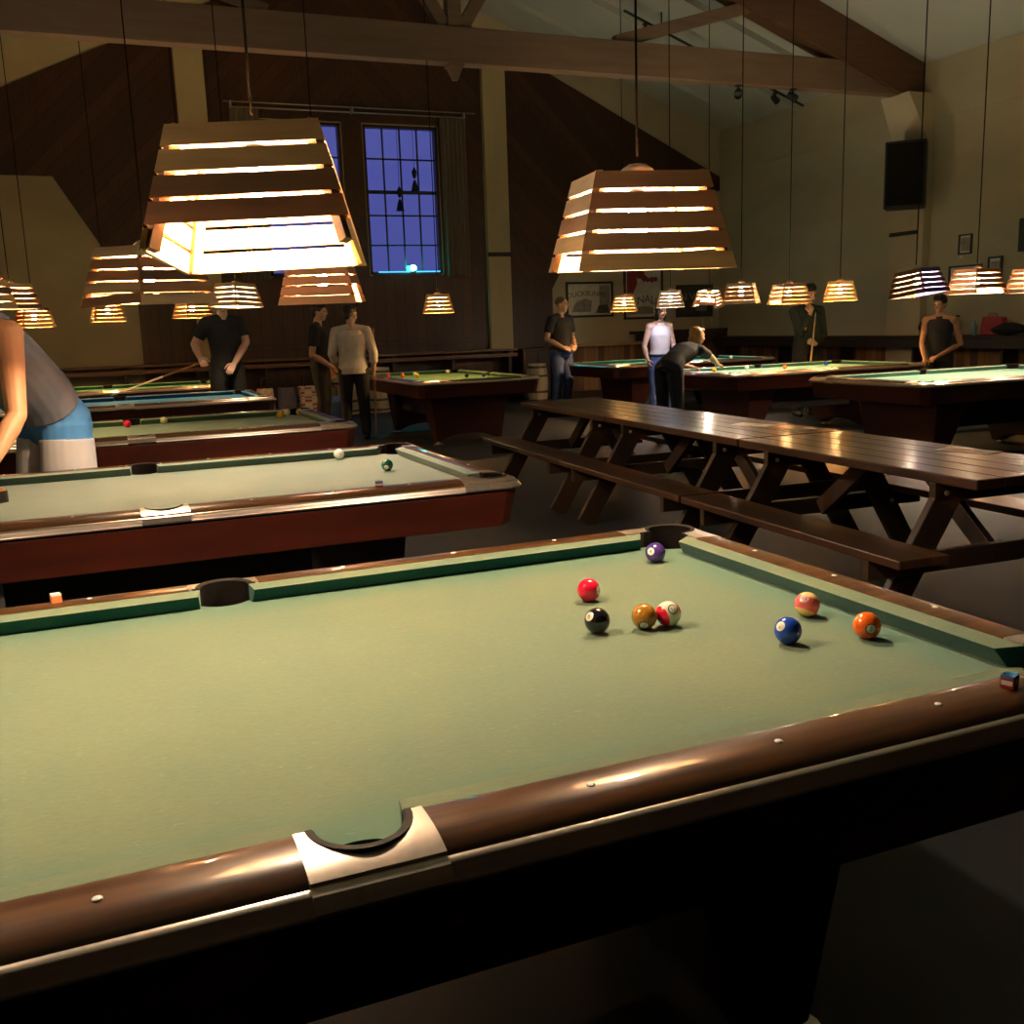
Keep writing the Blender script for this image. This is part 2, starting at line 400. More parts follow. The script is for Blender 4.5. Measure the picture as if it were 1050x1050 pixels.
for x, z, lab in ((5.32, 3.68, 'dark bell-shaped ornament hanging lower in the right blue window'), (5.62, 4.02, 'dark ornament hanging higher in the right blue window')):
    o = thing('hanging_ornament', lab, 'ornament', (x, Y1 - .03, z))
    MB().lathe([(.01, .30), (.05, .22), (.035, .14), (.012, .10)], n=10).build('glass_drop', M['black'], o, smooth=True)
    MB().lathe([(.015, .08), (.04, .02), (.075, -.12), (.085, -.13)], n=10).build('bell', M['black'], o, smooth=True)
    MB().tube([(0, 0, .29), (0, 0, 5.03 - z)], .004, 6).build('cord', M['black'], o)

# ---- roof truss at y = 11.6
YT = 11.6
b = MB().box((X0, YT - .11, 4.75), (X1, YT + .11, 5.19)).build('ceiling_tie_beam', M['truss'], bevel=.01); struct(b)
for sx, nm in ((1, 'ceiling_rafter_right'), (-1, 'ceiling_rafter_left')):
    xe = RX + sx * 7.76; m_ = MB(); d = .62
    for ya, yb in ((YT - .16, YT + .16),):
        vs = []
        for y in (ya, yb): vs += [V(RX, y, RIDGE - .005), V(xe, y, EAVE + .002), V(xe, y, EAVE - d), V(RX, y, RIDGE - d)]
        m_.add(vs, [(0, 1, 2, 3), (7, 6, 5, 4), (0, 4, 5, 1), (1, 5, 6, 2), (2, 6, 7, 3), (3, 7, 4, 0)])
    struct(m_.build(nm, M['truss_dark'], bevel=.01))
kp = MB().box((RX - .09, YT - .08, 5.19), (RX + .09, YT + .08, RIDGE - .6)).box((RX - .10, YT - .10, 4.72), (RX + .10, YT + .115, 4.75))
kp.add([V(RX + x, YT + y, z) for x, y, z in ((-.09, -.08, 4.72), (.09, -.08, 4.72), (.09, .08, 4.72), (-.09, .08, 4.72), (-.03, -.03, 4.56), (.03, -.03, 4.56), (.03, .03, 4.56), (-.03, .03, 4.56))], [(0, 1, 2, 3), (7, 6, 5, 4), (0, 4, 5, 1), (1, 5, 6, 2), (2, 6, 7, 3), (3, 7, 4, 0)])
struct(kp.build('ceiling_king_post', M['truss']))
for sx in (-1, 1):
    struct(MB().beam((RX + sx * .12, YT, 5.2), (RX + sx * 1.25, YT, 6.9), .12, .16).build('ceiling_strut_%s' % ('right' if sx > 0 else 'left'), M['truss'], bevel=.008))
    struct(MB().beam((RX + sx * 2.35, YT, 5.19), (RX + sx * 4.85, YT, 5.9), .12, .16).build('ceiling_brace_%s' % ('right' if sx > 0 else 'left'), M['truss'], bevel=.008))
# slim rafters under the ceiling boards
for i, y in enumerate((13.1, 14.5, 15.9)):
    for sx in (-1, 1):
        m_ = MB(); vs = []; xe = RX + sx * 7.76
        for yy in (y - .035, y + .035): vs += [V(RX, yy, RIDGE - .003), V(xe, yy, EAVE + .003), V(xe, yy, EAVE - .10), V(RX, yy, RIDGE - .11)]
        m_.add(vs, [(0, 1, 2, 3), (7, 6, 5, 4), (0, 4, 5, 1), (1, 5, 6, 2), (2, 6, 7, 3), (3, 7, 4, 0)])
        struct(m_.build('ceiling_rafter_small', M['ceiling']))

# right wall: pilaster under the truss, seam board, wainscot and shelf
m_ = MB(); m_.box((X1 - .14, YT - .38, 0), (X1, YT + .34, 4.1))
m_.add([V(x, y, z) for z, dx, y0, y1 in ((4.1, .14, YT - .38, YT + .34), (4.76, .46, YT - .30, YT + .30)) for x, y in ((X1 - dx, y0), (X1, y0), (X1, y1), (X1 - dx, y1))], [(3, 2, 1, 0), (4, 5, 6, 7), (0, 1, 5, 4), (1, 2, 6, 5), (2, 3, 7, 6), (3, 0, 4, 7)])
struct(m_.build('trim_7', M['plaster']))
flat('trim_8', M['plaster_side'], ((X1 - .018, Y0, 4.36), (X1, Y1, 4.42)))
flat('trim_9', M['barnwood_side'], ((X1 - .05, 2.0, 0.0), (X1, Y1 - .05, .98)))
flat('trim_10', M['barnwood'], ((9.96, Y1 - .05, 0.0), (X1 - .05, Y1, .98)))
flat('trim_11', M['darkwood'], ((X1 - .09, Y0, 0), (X1 - .05, 16.9, .14)))
M['shelf'] = mat('dark_shelf', (.028, .016, .010), .5, col2=(.018, .010, .006), scale=(3, 3, 20))
s = thing('wall_shelf', 'long dark shelf on top of the board wainscot along the right wall', 'shelf', (X1, 9.5, 0))
MB().box((-.42, -7.4, 1.00), (-.001, 7.1, 1.05)).build('shelf_board', M['shelf'], s, bevel=.006)
MB().box((-.40, -7.4, .86), (-.36, 7.1, 1.00)).build('fascia', M['shelf'], s)
for k in range(9): MB().box((-.36, -6.9 + k * 1.7, .55), (-.051, -6.86 + k * 1.7, 1.0)).build('bracket', M['shelf'], s)
s = thing('wall_shelf', 'dark shelf on the wall below the three framed posters, right of the wooden bar', 'shelf', (11.1, Y1, 0))
MB().box((-1.02, -.34, 1.16), (1.165, -.001, 1.22)).build('shelf_board', M['shelf'], s, bevel=.006)
MB().box((-1.02, -.32, .95), (1.165, -.28, 1.16)).build('fascia', M['shelf'], s)
# bar counter of mixed boards and the long drink rail
s = thing('bar_counter', 'bar with light wooden top and mixed upright boards behind the person in jeans', 'bar', (9.0, 16.6, 0))
M['bartop'] = mat('bar_top', (.42, .27, .14), .3, col2=(.30, .18, .09), scale=(2, 14, 14), coat=.3)
MB().box((-1.0, -.42, .97), (.94, .12, 1.03)).build('counter_top', M['bartop'], s, bevel=.008)
MB().box((-.95, -.30, 0), (.9, .1, .97)).build('board_front', M['barnwood'], s)
MB().box((-.95, -.33, 0), (.9, -.30, .12)).build('kick_board', M['darkwood'], s)
s = thing('drink_rail', 'long brown two-board drink ledge along the dark far wall', 'ledge', (2.4, Y1 - .03, 0))
M['ledge'] = mat('ledge_wood', (.20, .095, .04), .4, col2=(.13, .06, .025), scale=(2, 14, 14), coat=.2)
MB().box((-4.6, -.45, .95), (4.98, -.001, .99)).build('ledge_board', M['ledge'], s, bevel=.006)
MB().box((-4.6, -.43, .84), (4.98, -.40, .91)).build('front_rail', M['ledge'], s, bevel=.004)
for k in range(9): MB().box((-4.4 + k * 1.15, -.40, .5), (-4.34 + k * 1.15, -.01, .95)).build('bracket', M['darkwood'], s)
s = thing('low_cabinet', 'low black cabinet against the far wall, left of the person in jeans', 'cabinet', (7.72, 16.65, 0))
MB().box((-.30, -.28, .05), (.26, .28, .94)).build('carcass', M['shelf'], s, bevel=.01)
MB().box((-.33, -.31, .94), (.27, .31, .98)).build('cabinet_top', M['shelf'], s, bevel=.005)
MB().box((-.28, -.30, .10), (-.03, -.28, .90)).build('door', M['shelf'], s, bevel=.004); MB().box((.0, -.30, .10), (.24, -.28, .90)).build('door', M['shelf'], s, bevel=.004)
MB().box((-.27, -.25, 0), (.23, .25, .05)).build('plinth', M['black'], s)

# loudspeaker, wall bracket, screen
s = thing('wall_speaker', 'black loudspeaker box hung high on the right wall', 'loudspeaker', (11.86, 11.35, 3.02), math.radians(-48))
MB().box((-.30, -.24, 0), (.30, .22, 1.0)).build('cabinet_box', M['black'], s, bevel=.015)
MB().box((-.27, -.262, .04), (.27, -.24, .96)).build('grille', mat('grille_cloth', (.008, .008, .008), .9, spec=.1), s)
MB().box((-.05, .20, .3), (.05, .34, .5)).build('mount_bracket', M['black'], s)
s = tag(MB().box((X1 - .17, 11.33, 2.64), (X1 - .14, 11.92, 2.70)).build('wall_rail', M['black']), 'short black rail on the right wall below the loudspeaker', 'rail')
s = thing('wall_screen', 'dark flat screen on the right wall at the picture edge', 'screen', (X1, 9.12, 2.45))
MB().box((-.09, -.36, -.23), (-.03, .36, .23)).build('screen_case', M['black'], s, bevel=.008); MB().box((-.095, -.34, -.21), (-.09, .34, .21)).build('screen_panel', mat('screen_glass', (.01, .01, .012), .5), s)
MB().box((-.03, -.1, -.1), (-.001, .1, .1)).build('mount', M['black'], s)

# framed pictures
M['frame'] = mat('frame_black', (.02, .016, .013), .4); M['paper'] = mat('print_paper', (.55, .51, .44), .35, var=.15, scale=(6, 6, 6))
M['ink'] = mat('print_ink', (.05, .045, .04), .5); M['mid'] = mat('print_grey', (.24, .22, .18), .5, var=.3, scale=(10, 10, 10))
M['red'] = mat('print_red', (.24, .03, .028), .5); M['darkprint'] = mat('dark_print', (.07, .065, .06), .25, var=.3, scale=(8, 8, 8))
def picture(label, x, z, w, h, wall='far', bg='paper', bw=.045):
    o = thing('framed_poster' if wall == 'far' else 'framed_notice', label, 'poster' if wall == 'far' else 'framed notice', (x, Y1 - .001, z) if wall == 'far' else (X1 - .001, x, z), 0 if wall == 'far' else -PI / 2)
    f = MB()
    for lo, hi in (((-w / 2, -.03, -h / 2), (w / 2, 0, -h / 2 + bw)), ((-w / 2, -.03, h / 2 - bw), (w / 2, 0, h / 2)), ((-w / 2, -.03, -h / 2 + bw), (-w / 2 + bw, 0, h / 2 - bw)), ((w / 2 - bw, -.03, -h / 2 + bw), (w / 2, 0, h / 2 - bw))): f.box(lo, hi)
    f.build('frame', M['frame'], o)
    p = MB().box((-w / 2 + bw, -.012, -h / 2 + bw), (w / 2 - bw, 0, h / 2 - bw)).build('print', M[bg], o)
    return o, p
def letters(body, size, at, m, parent, arch=0., bold=1.0):
    me = textmesh(body, size)
    xs = [v.co.x for v in me.vertices]; w = max(xs) - min(xs)
    for v in me.vertices:
        x, y = v.co.x, v.co.y * bold; z = y - arch * (2 * x / w) ** 2
        v.co = V(x + at[0], at[1], z + at[2])
    me.materials.append(m); o = bpy.data.objects.new('lettering', me); COL.objects.link(o); o.parent = parent; return o
o, p = picture('wide framed grey print with arched lettering beside the person in jeans', 9.18, 1.88, 1.06, .70)
letters('DUCKBUNNS', .145, (-.06, -.014, .12), M['ink'], p, .05)
MB().prism([(-.42, -.24), (.02, -.24), (.05, -.02), (-.1, .02), (-.3, -.04)], -.0135, -.012, mx=up_xz()).build('print_shape', M['mid'], p)
MB().box((.22, -.0135, -.28), (.46, -.012, .28)).build('print_shape', M['mid'], p)
MB().prism([(.14, -.27), (.44, -.27), (.40, -.1), (.2, -.12)], -.0145, -.0136, mx=up_xz()).build('print_shape', M['ink'], p)
o, p = picture('tall framed poster with red shapes above dark arched letters', 10.42, 1.98, .92, 1.04)
MB().prism([(-.38, .47), (-.18, .47), (-.14, .2), (-.24, .0), (-.38, .02)], -.0135, -.012, mx=up_xz()).build('print_shape', M['red'], p)
b = MB()
for k, (x, z, r) in enumerate(((-.10, .38, .09), (.02, .30, .07), (.10, .27, .05), (.20, .27, .06), (.29, .28, .05), (-.02, .40, .05))):
    b.prism([(x + r * math.cos(a * PI / 5) * (1.2 if a % 2 else .8), z + r * math.sin(a * PI / 5)) for a in range(10)], -.0135, -.012, mx=up_xz())
b.build('print_shape', M['red'], p)
letters('ENALL', .22, (.06, -.014, -.12), M['ink'], p, .10)
MB().prism([(.38 * math.cos(a * PI / 10), -.42 + .16 * math.sin(a * PI / 10)) for a in range(11)], -.0135, -.012, mx=up_xz()).build('print_shape', M['mid'], p)
o, p = picture('dark framed print nearest the corner of the far wall', 11.65, 1.80, .90, .66, bg='darkprint')
letters('N W', .22, (-.12, -.014, .08), M['mid'], p); MB().prism([(.02, -.2), (.3, -.22), (.34, .05), (.12, .1)], -.0135, -.012, mx=up_xz()).build('print_shape', M['mid'], p)
o, p = picture('small framed white notice highest on the right wall', 10.49, 2.41, .25, .30, 'right', 'paper', .025); MB().box((-.08, -.0135, -.1), (.08, -.012, .1)).build('print_text', M['mid'], p)
tag(MB().box((X1 - .006, 10.53, 2.205), (X1 - .001, 10.60, 2.25)).build('wall_note', M['paper']), 'tiny white note stuck below the highest notice on the right wall', 'note')  # tiny paper note stuck flat on the wall
o, p = picture('small framed grey certificate on the right wall under the flat screen side', 9.92, 1.98, .25, .42, 'right', 'paper', .03); MB().box((-.08, -.0135, -.14), (.08, -.012, .14)).build('print_text', M['mid'], p)
o, p = picture('wide framed picture half hidden behind a bright pendant lamp on the right wall', 10.47, 1.92, .62, .36, 'right', 'paper', .03); MB().box((-.22, -.0135, -.1), (.22, -.012, .1)).build('print_picture', M['mid'], p)

# spotlights: two under the tie beam, three up on a pipe
def spot(loc, label, aim):
    o = thing('spotlight', label, 'spotlight', loc)
    MB().lathe([(.05, -.02), (.05, 0)], n=14).build('base', M['black'], o)
    MB().tube([(0, 0, -.02), (0, 0, -.08)], .012).build('stem', M['black'], o)
    q = V(*aim).to_track_quat('Z', 'Y').to_matrix().to_4x4(); q.translation = V(0, 0, -.12)
    MB().lathe([(.045, -.09), (.055, -.05), (.06, .06), (.05, .06), (.045, .0)], n=16, mx=q).build('spot_head', M['black'], o, auto=40)
spot((8.88, YT, 4.75), 'black spotlight under the tie beam, left of the two', (-.5, -.6, -.6))
spot((9.86, YT, 4.75), 'black spotlight under the tie beam, right of the two', (.5, -.6, -.6))
p = thing('ceiling_pipe', 'thin dark pipe running under the sloping ceiling behind the truss', 'pipe', (0, 13.9, 0))
MB().tube([(8.3, 0, zc(8.3) - .28), (11.9, 0, zc(11.9) - .28)], .022, 8).build('pipe', M['black'], p)
for x_ in (9, 11): MB().tube([(x_, 0, zc(x_) - .28), (x_, 0, zc(x_) - .001)], .012, 6).build('hanger', M['black'], p)
spot((8.7, 13.9, zc(8.7) - .302), 'black spotlight on the ceiling pipe, uppermost', (-.4, -.6, -.7))
spot((9.6, 13.9, zc(9.6) - .302), 'black spotlight in the middle of the ceiling pipe', (-.1, -.6, -.7))
spot((11.3, 13.9, zc(11.3) - .302), 'black spotlight at the low end of the ceiling pipe', (.3, -.5, -.7))
M['rim'] = mat('pocket_rim_rubber', (.028, .022, .017), .75, spec=.2)
# ------------------------------------------------------------------ pool tables (9 ft), local x = long axis
BED = .77; HX, HY = 1.27, .635
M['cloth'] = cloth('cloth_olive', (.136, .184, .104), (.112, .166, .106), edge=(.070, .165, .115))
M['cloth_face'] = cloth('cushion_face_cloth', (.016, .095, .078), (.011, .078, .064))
def arc(cx, cy, r, a0, a1, n): return [(cx + r * math.cos(math.radians(a0 + (a1 - a0) * k / n)), cy + r * math.sin(math.radians(a0 + (a1 - a0) * k / n))) for k in range(n + 1)]
def bed_outline():
    X, Y = HX + .045, HY + .045; o = []
    def corner(sx, sy):
        c = V(sx * (HX + .05), sy * (HY + .05)); r = .075
        d = math.sqrt(r * r - .005 * .005)
        pa = [(c.x - sx * d, sy * Y), (sx * X, c.y - sy * d)]
        # arc through the inside of the corner
        base = math.degrees(math.atan2(-sy, -sx))
        return c, r, base
    cs = [(1, 1), (-1, 1), (-1, -1), (1, -1)]
    for i, (sx, sy) in enumerate(cs):
        c, r, base = corner(sx, sy)
        pts = arc(c.x, c.y, r, base - 41, base + 41, 10)
        # order counter-clockwise round the table: the arc start depends on the corner
        if i in (0, 2): pts = sorted(pts, key=lambda p: p[1] * sy)  # end on the x-running side
        else: pts = sorted(pts, key=lambda p: p[0] * sx)
        o += pts
        if i in (0, 2):
            q = arc(0, sy * (HY + .085), .068, -144 if sy > 0 else 36, -36 if sy > 0 else 144, 10)
            q = sorted(q, key=lambda p: -p[0] * sx)
            o += q
    return o
RAILPROF = [(.0, .005), (.0, .043), (.03, .0442), (.35, .0452), (.50, .0448), (.62, .0437), (.75, .0410), (.87, .0350), (.95, .0290), (1., .0240), (1., .0)]
CASTV = [(.048, .0462), (.080, .0459), (.100, .0446), (.120, .0418), (.140, .0368), (.1515, .0325), (.1520, .0272), (.1560, .0264), (.1650, .0222), (.1720, .0140), (.1780, .0060)]
def castf(v):
    if v <= CASTV[0][0]: return CASTV[0][1]
    for (a, za), (c, zb) in zip(CASTV, CASTV[1:]):
        if v <= c: return za + (zb - za) * (v - a) / max(1e-6, c - a)
    return CASTV[-1][1]
def plate(inner, outer):
    b = MB(); vs = []; T = CASTV[-1][0]; n = None
    for (xi, yi), (xo, yo) in zip(inner, outer):
        Ln = math.hypot(xo - xi, yo - yi); col = [(0., -.035)]
        for k, (v, z) in enumerate(CASTV):
            vv = max(v, T - Ln); col.append(((vv - (T - Ln)) / Ln, castf(vv) if vv != v else z))
        col += [(1. - .002 / Ln, .0), (1. - .012 / Ln, -.004), (max(.03, (.142 - (T - Ln)) / Ln), -.010)]
        n = len(col)
        for t, z in col: vs.append(V(xi + (xo - xi) * t, yi + (yo - yi) * t, BED + z))
    m = len(inner); fs = []
    for i in range(m - 1):
        for k in range(n):
            k2 = (k + 1) % n; fs.append((i * n + k, i * n + k2, (i + 1) * n + k2, (i + 1) * n + k))
    fs.append(tuple(reversed(range(n)))); fs.append(tuple(range((m - 1) * n, m * n)))
    return b.add(vs, fs)
N0 = .048; NR = .150; NT = .172
def rail_pieces(mb_list):
    pass
def rimmesh(inner, outer, zb):
    pr = [(0, BED + zb), (0, BED + .0435), (.28, BED + .0468), (.995, BED + .0468), (.995, BED + zb)]
    b = MB().loft(inner, outer, pr); n = len(pr); m = len(inner)
    for i in range(m - 1): b.mi[i * n] = 1
    return b
def table_mesh():
    """all meshes of one table: name, builder, material key, extra"""
    out = []
    b = MB(); b.prism(bed_outline(), BED - .04, BED); out.append(('bed', b, 'cloth', {}))
    # cushions: (start, end) along the rail, side kind at each end
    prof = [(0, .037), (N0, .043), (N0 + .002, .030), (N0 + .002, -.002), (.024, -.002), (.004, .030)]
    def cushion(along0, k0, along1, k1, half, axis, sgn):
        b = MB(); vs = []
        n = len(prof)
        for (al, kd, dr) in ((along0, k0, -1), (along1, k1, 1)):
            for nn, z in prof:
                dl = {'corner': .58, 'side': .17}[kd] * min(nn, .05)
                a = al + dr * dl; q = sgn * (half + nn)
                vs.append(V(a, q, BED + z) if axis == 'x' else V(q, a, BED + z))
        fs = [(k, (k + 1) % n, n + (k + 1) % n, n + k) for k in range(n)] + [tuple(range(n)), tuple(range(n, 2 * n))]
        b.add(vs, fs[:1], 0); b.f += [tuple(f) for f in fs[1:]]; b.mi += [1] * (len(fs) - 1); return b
    for sg in (1, -1):
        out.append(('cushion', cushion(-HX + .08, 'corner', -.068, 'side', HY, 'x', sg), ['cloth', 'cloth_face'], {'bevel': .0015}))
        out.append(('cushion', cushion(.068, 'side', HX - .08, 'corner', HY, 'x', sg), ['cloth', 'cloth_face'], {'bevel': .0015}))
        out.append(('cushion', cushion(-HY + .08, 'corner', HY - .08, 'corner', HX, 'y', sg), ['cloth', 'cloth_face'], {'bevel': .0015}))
    P = [(t, BED + z) for t, z in RAILPROF]
    CE = .10; SE = .086
    def seg(axis, sgn, half, a0, a1, n=12):
        al = [a0 + (a1 - a0) * k / n for k in range(n + 1)]
        pi = [(a, sgn * (half + N0)) if axis == 'x' else (sgn * (half + N0), a) for a in al]
        po = [(a, sgn * (half + NR)) if axis == 'x' else (sgn * (half + NR), a) for a in al]
        return pi, po
    TP = [(0, BED - .004), (0, BED + .0248), (.08, BED + .0250), (.46, BED + .0228), (.55, BED + .0205), (.62, BED + .0160), (.80, BED + .0090), (.96, BED + .0030), (1., BED - .0), (.95, BED - .004)]
    def trimseg(axis, sgn, half, a0, a1):
        al = [a0, (a0 + a1) / 2, a1]
        pi = [(a, sgn * (half + NR)) if axis == 'x' else (sgn * (half + NR), a) for a in al]
        po = [(a, sgn * (half + NT)) if axis == 'x' else (sgn * (half + NT), a) for a in al]
        return MB().loft(pi, po, TP)
    segs = []
    for sg in (1, -1):
        segs += [('x', sg, HY, -HX + CE, -SE), ('x', sg, HY, SE, HX - CE), ('y', sg, HX, -HY + CE, HY - CE)]
    for s in segs:
        pi, po = seg(*s); out.append(('rail', MB().loft(pi, po, P), 'rail', {'auto': 40}))
    for s in segs: out.append(('edge_trim', trimseg(*s), 'trim', {'auto': 50}))
    # side castings
    for sg in (1, -1):
        inner = [(-SE, N0), (-.078, N0)] + [(-.071 * math.cos(PI * k / 18), N0 + .077 * math.sin(PI * k / 18)) for k in range(19)] + [(.078, N0), (SE, N0)]
        n = len(inner) - 1
        outer = [(-SE + 2 * SE * k / n, NT + .006) for k in range(n + 1)]
        f = lambda q: [(x, sg * (HY + y)) for x, y in q]
        out.append(('pocket_plate', plate(f(inner), f(outer)), 'metal', {'auto': 24}))
        q_ = inner[1:-1]; cy_ = N0 - .01
        rin = [(x * .83, cy_ + (y - cy_) * .83) for x, y in q_]
        out.append(('pocket_rim', rimmesh(f(rin), f(q_), -.05), ['rim', 'liner'], {'auto': 40}))
        cup = MB().lathe([(.060, -.005), (.0625, -.01), (.060, -.13), (.03, -.15), (.001, -.152)], (0, sg * (HY + .055), BED), 22, cap=False)
        out.append(('pocket_liner', cup, 'liner', {'smooth': True}))
    for sx in (1, -1):
        for sy in (1, -1):
            inn = [(-CE, N0), (-.055, N0), (-.024, N0 + .004)] + [(.052 + .075 * math.cos(math.radians(180 - 270 * k / 24)), .052 + .075 * math.sin(math.radians(180 - 270 * k / 24))) for k in range(1, 24)] + [(N0 + .004, -.024), (N0, -.055), (N0, -CE)]
            R = .095; T = NT + .006
            path = [(-CE, T)] ; 
            full = [(-CE + (T - R + CE) * k / 8, T) for k in range(9)] + [(T - R + R * math.sin(math.radians(a)), T - R + R * math.cos(math.radians(a))) for a in range(8, 90, 8)] + [(T, T - R - (T - R + CE) * k / 8) for k in range(9)]
            # resample to len(inn)
            d = [0]
            for a, c in zip(full, full[1:]): d.append(d[-1] + math.dist(a, c))
            m = len(inn); outr = []
            for k in range(m):
                t = d[-1] * k / (m - 1); i = max(j for j in range(len(d)) if d[j] <= t + 1e-9); i = min(i, len(d) - 2)
                u = (t - d[i]) / (d[i + 1] - d[i]); outr.append((full[i][0] + (full[i + 1][0] - full[i][0]) * u, full[i][1] + (full[i + 1][1] - full[i][1]) * u))
            f = lambda q: [(sx * (HX + x), sy * (HY + y)) for x, y in q]
            out.append(('pocket_plate', plate(f(inn), f(outr)), 'metal', {'auto': 24}))
            q_ = inn[1:-1]; cx, cy = sx * (HX + .052), sy * (HY + .052)
            rin = [(.045 + (x - .045) * .86, .045 + (y - .045) * .86) for x, y in q_]
            out.append(('pocket_rim', rimmesh(f(rin), f(q_), -.06), ['rim', 'liner'], {'auto': 40}))
            cup = MB()
            cup.lathe([(.068, -.02), (.064, -.13), (.03, -.15), (.001, -.152)], (cx, cy, BED), 22, cap=False)
            out.append(('pocket_liner', cup, 'liner', {'smooth': True}))
    # apron
    ring = lambda o, r: [(x, y) for x, y in [( (HX + o) * 1, -(HY + o) + r), (HX + o, HY + o - r), (HX + o - r, HY + o), (-(HX + o) + r, HY + o), (-(HX + o), HY + o - r), (-(HX + o), -(HY + o) + r), (-(HX + o) + r, -(HY + o)), (HX + o - r, -(HY + o))]]
    a1, a2, a3 = ring(.160, .07), ring(.132, .06), ring(.112, .06)
    b = MB(); n = 8
    vs = [V(x, y, BED - .012) for x, y in a1] + [V(x, y, BED - .163) for x, y in a2] + [V(x, y, BED - .163) for x, y in a3] + [V(x, y, BED - .045) for x, y in a3]
    b.add(vs, [(r * n + k, r * n + (k + 1) % n, (r + 1) * n + (k + 1) % n, (r + 1) * n + k) for r in range(3) for k in range(n)] + [(k, (k + 1) % n, 3 * n + (k + 1) % n, 3 * n + k) for k in range(n)])
    out.append(('apron', b, 'apron', {'bevel': .003}))
    # underside frame between the legs
    out.append(('under_box', MB().box((-.60, -.40, .33), (.60, .40, BED - .15)), 'black', {'bevel': .01}))  # plain black box filling the space between the legs
    out.append(('under_frame', MB().box((-1.30, -.70, BED - .15), (1.30, .70, BED - .10)), 'black', {}))
    # legs: wide pedestals with arched feet
    for sx in (-1, 1):
        b = MB(); m = 14; top = BED - .15
        def ypt(v, z): return v * (.515 - .075 * (1 - (z - .03) / (top - .03)))
        def arch(v): return .03 + .085 * max(0, 1 - (v / .78) ** 2) ** .5 if abs(v) < .78 else .03
        xo_t, xo_b, xi_t, xi_b = 1.0, .95, .58, .80
        vs = []; vv = [-1 + 2 * k / m for k in range(m + 1)]
        for v in vv:
            zb = arch(v); f = (zb - .03) / (top - .03)
            xo = xo_b + (xo_t - xo_b) * f; xi = xi_b + (xi_t - xi_b) * f
            vs += [V(sx * xo, ypt(v, zb), zb), V(sx * xi, ypt(v, zb), zb), V(sx * xi_t, ypt(v, top), top), V(sx * xo_t, ypt(v, top), top)]
        fs = [(0, 1, 2, 3), (4 * m, 4 * m + 1, 4 * m + 2, 4 * m + 3)]
        for k in range(m):
            for j in range(4): fs.append((4 * k + j, 4 * k + (j + 1) % 4, 4 * k + 4 + (j + 1) % 4, 4 * k + 4 + j))
        b.add(vs, fs); feet = []
        for sy in (-1, 1): feet.append(MB().lathe([(.062, 0), (.060, .008), (.022, .016), (.016, .034)], (sx * .93, sy * .415, 0), 18))
        out.append(('leg', b, 'leg', {'bevel': .008, 'feet': feet}))
    for sg in (1, -1):
        for k in (-3, -2, -1, 1, 2, 3):
            out.append(('sight', MB().lathe([(.0065, 0), (.0062, .0012), (.002, .0018)], (k * .3175, sg * (HY + .094), BED + .0449), 12), 'sight', {'smooth': True}))
        for k in (-1, 0, 1):
            out.append(('sight', MB().lathe([(.0065, 0), (.0062, .0012), (.002, .0018)], (sg * (HX + .094), k * .3175, BED + .0449), 12), 'sight', {'smooth': True}))
    return out
def make_table(label, loc, rz):
    t = thing('pool_table', label, 'pool table', loc, rz, 'pool tables')
    for name, b, k, kw in table_mesh():
        feet = kw.pop('feet', None)
        o = b.build(name, M[k] if isinstance(k, str) else [M[q] for q in k], t, **kw)
        if feet:
            for f in feet: f.build('leveler_foot', M['foot'], o)
    return t
TB = {}
TB['fg'] = make_table('olive-green pool table filling the foreground with eight balls near its far corner', (0, .635, 0), 0)
def more(key, label, x, y, rz, c, face=None):
    t = dup(TB['fg'], (x, y, 0), rz, label)
    if c:
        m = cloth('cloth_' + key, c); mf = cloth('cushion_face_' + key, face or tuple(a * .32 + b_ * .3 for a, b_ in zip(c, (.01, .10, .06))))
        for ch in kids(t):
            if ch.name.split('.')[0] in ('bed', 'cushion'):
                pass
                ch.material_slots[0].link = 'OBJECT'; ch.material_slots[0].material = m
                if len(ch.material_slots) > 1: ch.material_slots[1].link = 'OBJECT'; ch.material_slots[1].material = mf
    TB[key] = t
more('second', 'pale grey-green pool table behind the foreground one, with a black ball rack on it', -.05, 3.373, 0, (.235, .305, .26))
more('third', 'pale green pool table third from the front, with yellow and red balls', .02, 6.43, 0, (.26, .36, .20))
more('fourth', 'blue-clothed pool table behind the third table', .04, 9.81, 0, (.03, .17, .30), (.01, .06, .12))
more('fifth', 'dark green pool table farthest back on the left', -.02, 12.81, 0, (.035, .16, .08))
more('end', 'green pool table seen end-on in the middle, left of the picnic tables', 4.12, 11.53, PI / 2, (.09, .22, .085))
more('far_right', 'teal pool table behind the leaning blonde person, by the person in jeans', 8.23, 12.43, 0, (.03, .26, .27), (.01, .12, .13))
more('mid_right', 'pale teal pool table the blonde person reaches across', 7.85, 9.01, 0, (.16, .36, .32))
more('right', 'pale mint pool table at the right edge of the picture', 7.97, 6.29, 0, (.22, .40, .30))

